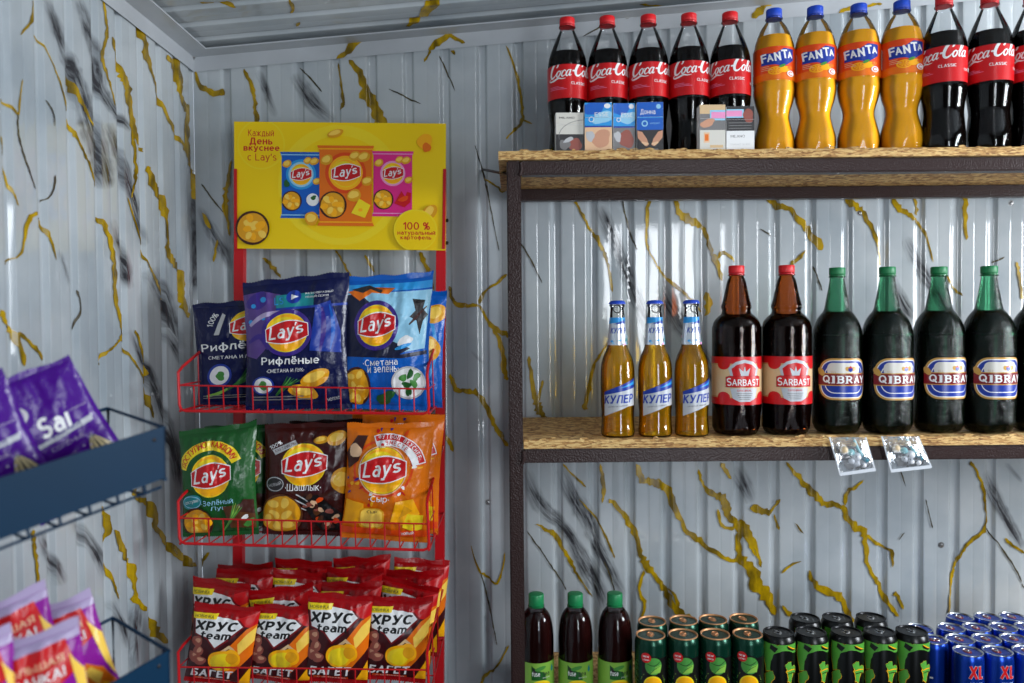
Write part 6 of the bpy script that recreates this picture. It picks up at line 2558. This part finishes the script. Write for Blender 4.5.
G1 = 'large crisps bags in the display'
BAGS = [
    # label, key, art, top, bottom, width px, Y, thick, extra
    ('navy crisps bag with purple pattern, tallest bag in the top basket', 'film_navy', art_navy(True), (296, 277), (299, 407), 106, 1.452, 46, dict(skew=9, seed=1, yaw=.06)),
    ('small navy crisps bag with spring onions, half hidden at the top basket\'s left end', 'film_navy', art_navy(False), (238, 301), (243, 405), 90, 1.515, 40, dict(seed=2, yaw=.05, skew=3)),
    ('blue crisps bag with sour cream and herbs, front of the top basket', 'film_blue', art_blue(True), (388, 275), (385, 407), 90, 1.462, 46, dict(seed=3, skew=6, flap=12, yaw=-.04)),
    ('blue crisps bag pushed behind the other blue one, only its right edge showing', 'film_blue', art_blue(False), (406, 290), (401, 404), 84, 1.535, 40, dict(seed=4, skew=2, yaw=-.10)),
    ('green crisps bag with a yellow ribbon, front of the middle basket', 'film_green', art_green(True), (217, 427), (221, 537), 76, 1.468, 48, dict(seed=5, skew=5, flap=14, yaw=.05)),
    ('green crisps bag pushed behind the other green one', 'film_green', art_green(False), (236, 425), (239, 536), 66, 1.535, 38, dict(seed=6, skew=2, yaw=-.05)),
    ('dark brown crisps bag with grilled meat and a bowl of crisps', 'film_brown', art_brown(), (309, 423), (306, 540), 88, 1.488, 46, dict(seed=7, skew=4, yaw=.04)),
    ('near-black crisps bag behind the brown one, only its right edge showing', 'film_dark_brown', art_brown(), (326, 420), (326, 536), 74, 1.545, 38, dict(seed=8, skew=4, yaw=-.06)),
    ('orange cheese crisps bag standing foremost of the orange ones', 'film_orange', art_orange(), (391, 423), (384, 543), 88, 1.468, 48, dict(seed=9, skew=5, flap=8, yaw=-.03)),
    ('orange cheese crisps bag right behind the foremost orange one', 'film_orange', art_orange(), (404, 413), (397, 540), 84, 1.530, 38, dict(seed=10, skew=3, yaw=-.08)),
    ('orange crisps bag rearmost of the three, against the display back', 'film_orange', None, (396, 412), (392, 532), 88, 1.598, 38, dict(seed=11, skew=-2)),
]
for lb, key, art, top, bot, wpx, Y, t, ex in BAGS:
    w, h = bag_size(top, bot, wpx, Y)
    yaw = ex.pop('yaw', 0)
    o = make_bag('crisps_bag', w, h, t, key, art, **ex)
    place_bag(o, top, bot, Y, lb, G1, yaw, BZ1 if bot[1] < 450 else BZ2)

# red crouton bags, four ranks deep in the lowest basket
G2 = 'red crouton bags in the lowest basket'
protos = []
for k in range(3):
    w, h = 66 * 1.45 / 796 * 1000, 80 * 1.448 / 796 * 1000
    protos.append((make_bag('crouton_bag', w, h, 34, 'film_red', art_crouton(), seed=20 + k, skew=(2, -2, 4)[k], flap=(4, 0, 7)[k], seal=8, wr=.8), w, h))
used = set()
FR = [(1.448, [((228, 605), (213, 711), 0, 'the display\'s left post'), ((286, 605), (275, 712), 2, ''), ((341, 594), (333, 701), 1, ''), ((401, 597), (391, 704), 0, '')]),
      (1.512, [((220, 582), (214, 683), 1, ''), ((288, 586), (282, 688), 0, ''), ((347, 584), (342, 686), 2, ''), ((405, 581), (399, 683), 1, '')]),
      (1.572, [((238, 571), (232, 668), 2, ''), ((296, 573), (291, 671), 1, ''), ((354, 570), (350, 669), 0, ''), ((412, 571), (407, 668), 2, '')]),
      (1.635, [((252, 564), (248, 659), 0, ''), ((306, 559), (303, 655), 1, ''), ((362, 557), (358, 653), 2, ''), ((420, 561), (415, 656), 1, '')])]
POS = ['first', 'second', 'third', 'fourth']
RANK = ['front', 'second', 'third', 'rearmost']
rn = random.Random(12)
for r, (Y, row) in enumerate(FR):
    for i, (top, bot, k, _) in enumerate(row):
        p, w, h = protos[k]
        if k in used:
            o = copy_tree(p)
        else:
            used.add(k)
            o = p
        bot = (top[0] + (bot[0] - top[0]) * .8, at(bot[0], 600, Y).z)
        Y += .014 * (i % 2)
        foot = at(bot[0], 640, Y)
        foot.z = on_floor(BZ3, foot.x) + .002
        head = at(top[0], top[1], Y)
        d = head - foot
        o.location = foot
        loose = 1 if r else 0
        o.rotation_euler = (loose * rn.uniform(-.10, .06), math.atan2(d.x, d.z) + loose * rn.uniform(-.09, .09), rn.uniform(-.12, .12) * (1 + loose))
        o.scale = (1, 1, d.length * 1000 / h)
        tag(o, 'red crouton bag, %s rank of the lowest basket, %s from the left' % (RANK[r], POS[i]), 'snack bag', G2)

# ================================================================ blue wire rack by the left wall
SB = at(165, 426, .917)
SA = at(0, 478, .77)
B_E1 = (SB - SA).normalized()                     # along the front, away from the camera
B_N = Vector((-B_E1.y, B_E1.x, 0)).normalized()   # from the front towards the back of the rack
B_UP = Vector((0, 0, 1))
brack = tag(empty('seed_rack', (SB.x - .1, SB.y - .1, 0)), 'blue painted wire rack with deep front panels beside the left wall', 'display rack')
BINV = Matrix.Translation(-brack.location)


def bpart(m, name, parent=None):
    o = m.build(name, parent or brack)
    if not parent:
        o.matrix_parent_inverse = BINV
    return o


def BP(t, n, z, dz=0.0):
    """t metres back along the front from the far corner, n metres deep, z metres up from the panel's top edge"""
    return SB - B_E1 * t + B_N * n + Vector((0, 0, z + dz))


BL, BD, BH = .285, .118, .060
for dz in (0.0, at(165, 650, .917).z - SB.z):
    m = MB()
    th = .0022
    q = [BP(t, n, z, dz) for n in (0, th) for t, z in ((0, 0), (0, -BH), (BL, -BH), (BL, 0))]
    m.faces(q, [(0, 1, 2, 3), (7, 6, 5, 4), (0, 1, 5, 4), (1, 2, 6, 5), (2, 3, 7, 6), (3, 0, 4, 7)], 'blue_paint')
    m.faces([BP(0, 0, 0, dz), BP(0, .012, 0, dz), BP(0, .012, -BH, dz), BP(0, 0, -BH, dz), BP(th, 0, 0, dz), BP(th, .012, 0, dz), BP(th, .012, -BH, dz), BP(th, 0, -BH, dz)],
            [(0, 1, 2, 3), (7, 6, 5, 4), (0, 1, 5, 4), (1, 2, 6, 5), (2, 3, 7, 6), (3, 0, 4, 7)], 'blue_paint')
    bpart(m, 'front_panel')
    for t in (0, BL):
        m = MB()
        m.tube([BP(t, .001, -.002, dz), BP(t, BD, .014, dz), BP(t, BD, -BH, dz), BP(t, .001, -BH - .002, dz)], .0022, 'blue_paint', 8)
        bpart(m, 'side_wire')
    m = MB()
    m.tube([BP(0, BD, .014, dz), BP(BL, BD, .014, dz)], .0022, 'blue_paint', 8)
    m.tube([BP(0, BD, -BH, dz), BP(BL, BD, -BH, dz)], .0022, 'blue_paint', 8)
    bpart(m, 'back_wire')
    m = MB()
    for i in range(1, 9):
        t = BL * i / 9
        m.tube([BP(t - .006, .004, -BH - .001, dz), BP(t - .006, .002, -BH - .009, dz), BP(t - .006, .012, -BH - .011, dz), BP(t - .006, BD, -BH - .004, dz)], .0016, 'blue_paint', 6)
    m.tube([BP(0, .06, -BH - .004, dz), BP(BL, .06, -BH - .004, dz)], .0016, 'blue_paint', 6)
    m.tube([BP(0, .010, -BH - .012, dz), BP(BL, .010, -BH - .012, dz)], .0016, 'blue_paint', 6)
    bpart(m, 'base_wires')
    m = MB()
    m.lathe([(.0022, 0), (.0022, .0006), (.001, .0012)], 'bolt_dark', 12, M=Matrix.Translation(BP(.014, 0, -.012, dz)) @ (-B_N).to_track_quat('Z', 'Y').to_matrix().to_4x4())
    bpart(m, 'rivet')
for t in (.215, BL - .004):
    a = BP(t, BD + .008, .12)
    m = MB()
    m.tube([Vector((a.x, a.y, .02)), a], .0075, 'blue_paint', 12)
    bpart(m, 'upright')
    m = MB()
    f = Vector((a.x, a.y, .010))
    m.tube([f + B_N * .015, f - B_N * .26], .0095, 'blue_paint', 10)
    bpart(m, 'foot')


def seeds_art(full=True):
    A = Art()
    A.ell(-22, 104, 15, 10, 'lightgrey', 26, -.1)
    A.ell(-22, 104, 12, 7.4, 'lavender', 22, -.1)
    A.stroke([(-30, 100, 2), (-22, 103, 4), (-12, 99, 1.5)], 'charcoal')
    A.text('Saı', 8, 84, 30, 20, 'white', shear=.22, bold=.06, rot=.03)
    A.poly([(-20, 66), (40, 72), (42, 78), (-16, 70)], 'silver')
    A.text('СЕМЕЧКИ', 12, 73, 34, 4, 'violet', bold=.02, rot=.1)
    A.text('СОЛЁНЫЕ', 10, 62, 34, 5, 'lavender', bold=.01, rot=.05)
    A.text('отборные', 33, 90, 20, 3, 'lavender', rot=.05)
    for cx, cy, rot, s in ((34, 26, .1, 1.0), (-24, 16, .25, 1.0), (16, 10, -.3, .8)):
        p = []
        for i in range(25):
            t = i / 24
            p.append((-14 * s * math.sin(PI * t) ** .8, -34 * s + 68 * s * t))
        for i in range(25):
            t = 1 - i / 24
            p.append((14 * s * math.sin(PI * t) ** .8, -34 * s + 68 * s * t))
        A.poly([(cx + x * math.cos(rot) - y * math.sin(rot), cy + x * math.sin(rot) + y * math.cos(rot)) for x, y in p], 'charcoal')
        for q in (-.72, -.25, .3, .75):
            st = [(q * 14 * s * math.sin(PI * t) ** .8, -34 * s + 68 * s * t, 4.0 * s * math.sin(PI * t) + .5) for t in (.04, .2, .4, .6, .8, .95)]
            A.stroke([(cx + x * math.cos(rot) - y * math.sin(rot), cy + x * math.sin(rot) + y * math.cos(rot), w) for x, y, w in st], 'seed', n=4)
    for x, y in ((-10, 46), (-4, 42), (20, 52), (26, 50), (24, 44)):
        A.ell(x, y, 1.4, 1, 'lavender', 8)
    return A


def pack_art(k=0):
    A = Art()
    A.rect(-50, 50, 124, 150, 'lavender')
    A.poly([(-50, 112), (-34, 112), (-14, 92), (-22, 60), (-50, 52)], 'lavender' if k else 'magenta')
    A.poly([(-36, 122), (36, 126), (44, 96), (20, 84), (4, 90), (-30, 92)], 'red')
    A.text('БОЛЬШАЯ', 4, 110, 58, 7, 'peach', bold=.015, rot=.02)
    A.text('ПАЧКА!', 8, 98.5, 50, 9.5, 'white', bold=.03, rot=.02)
    A.poly([(-50, 50), (-30, 62), (-8, 50), (-20, 42), (-50, 36)], 'white')
    A.poly([(-50, 47), (-30, 57), (-14, 50), (-50, 40)], 'royal')
    A.poly([(10, 62), (24, 70), (40, 58), (50, 30), (50, 10), (30, 20), (14, 44)], 'orange')
    A.poly([(18, 60), (28, 64), (38, 52), (30, 40)], 'chip_light')
    A.poly([(34, 44), (48, 30), (46, 16), (32, 26)], 'sun')
    A.poly([(38, 112), (50, 92), (50, 40), (44, 62)], 'chip_light')
    A.ell(-16, 22, 22, 16, 'lavender', 20, .4, .2, 3)
    A.ell(-10, 20, 14, 9, 'orange', 18, .4, .2, 4)
    return A


def blue_bag(o, top, bot, Y, label, cat, group, yaw):
    place_bag(o, top, bot, Y, None, None, yaw)
    return tag(o, label, cat, group)


G3, G4 = 'purple seed bags in the blue rack', 'large crisps packs in the blue rack'
YAW = math.atan2(-B_N.x, B_N.y)
w, h = bag_size((24, 376), (92, 500), 100, .94)
s1 = make_bag('seed_bag', w, h, 26, 'film_violet', seeds_art(), seed=31, skew=-6, seal=6, sb=5, wr=.8)
blue_bag(s1, (26, 375), (92, 498), .94, 'purple seed bag with white lettering, leaning in the blue rack', 'seed bag', G3, YAW * .55)
s2 = copy_tree(s1)
blue_bag(s2, (-42, 400), (10, 524), .868, 'purple seed bag nearest the photo\'s left edge, in front of its twin', 'seed bag', G3, YAW * .6)
w, h = bag_size((78, 588), (102, 715), 88, .925)
c1 = make_bag('crisps_pack', w, h, 30, 'film_magenta', pack_art(0), seed=33, skew=-5, flap=6, seal=9, wr=1.1, seal_key='ink_lavender')
c2 = make_bag('crisps_pack', w, h, 30, 'film_magenta', pack_art(1), seed=34, skew=7, flap=0, seal=9, wr=1.1, seal_key='ink_lavender')
blue_bag(c1, (46, 600), (84, 726), .915, 'purple pack with red patch and crisp picture, at the blue rack\'s right end', 'crisps bag', G4, YAW * .5)
blue_bag(c2, (30, 652), (50, 778), .815, 'purple pack with red patch, nearest the camera in the blue rack', 'crisps bag', G4, YAW * .4)
c3 = copy_tree(c2)
blue_bag(c3, (0, 610), (26, 734), .862, 'purple pack behind the others, its pale top edge in shade', 'crisps bag', G4, YAW * .6)
c4 = copy_tree(c1)
blue_bag(c4, (-42, 662), (-22, 787), .780, 'purple pack cut off by the photo\'s left edge', 'crisps bag', G4, YAW * .6)
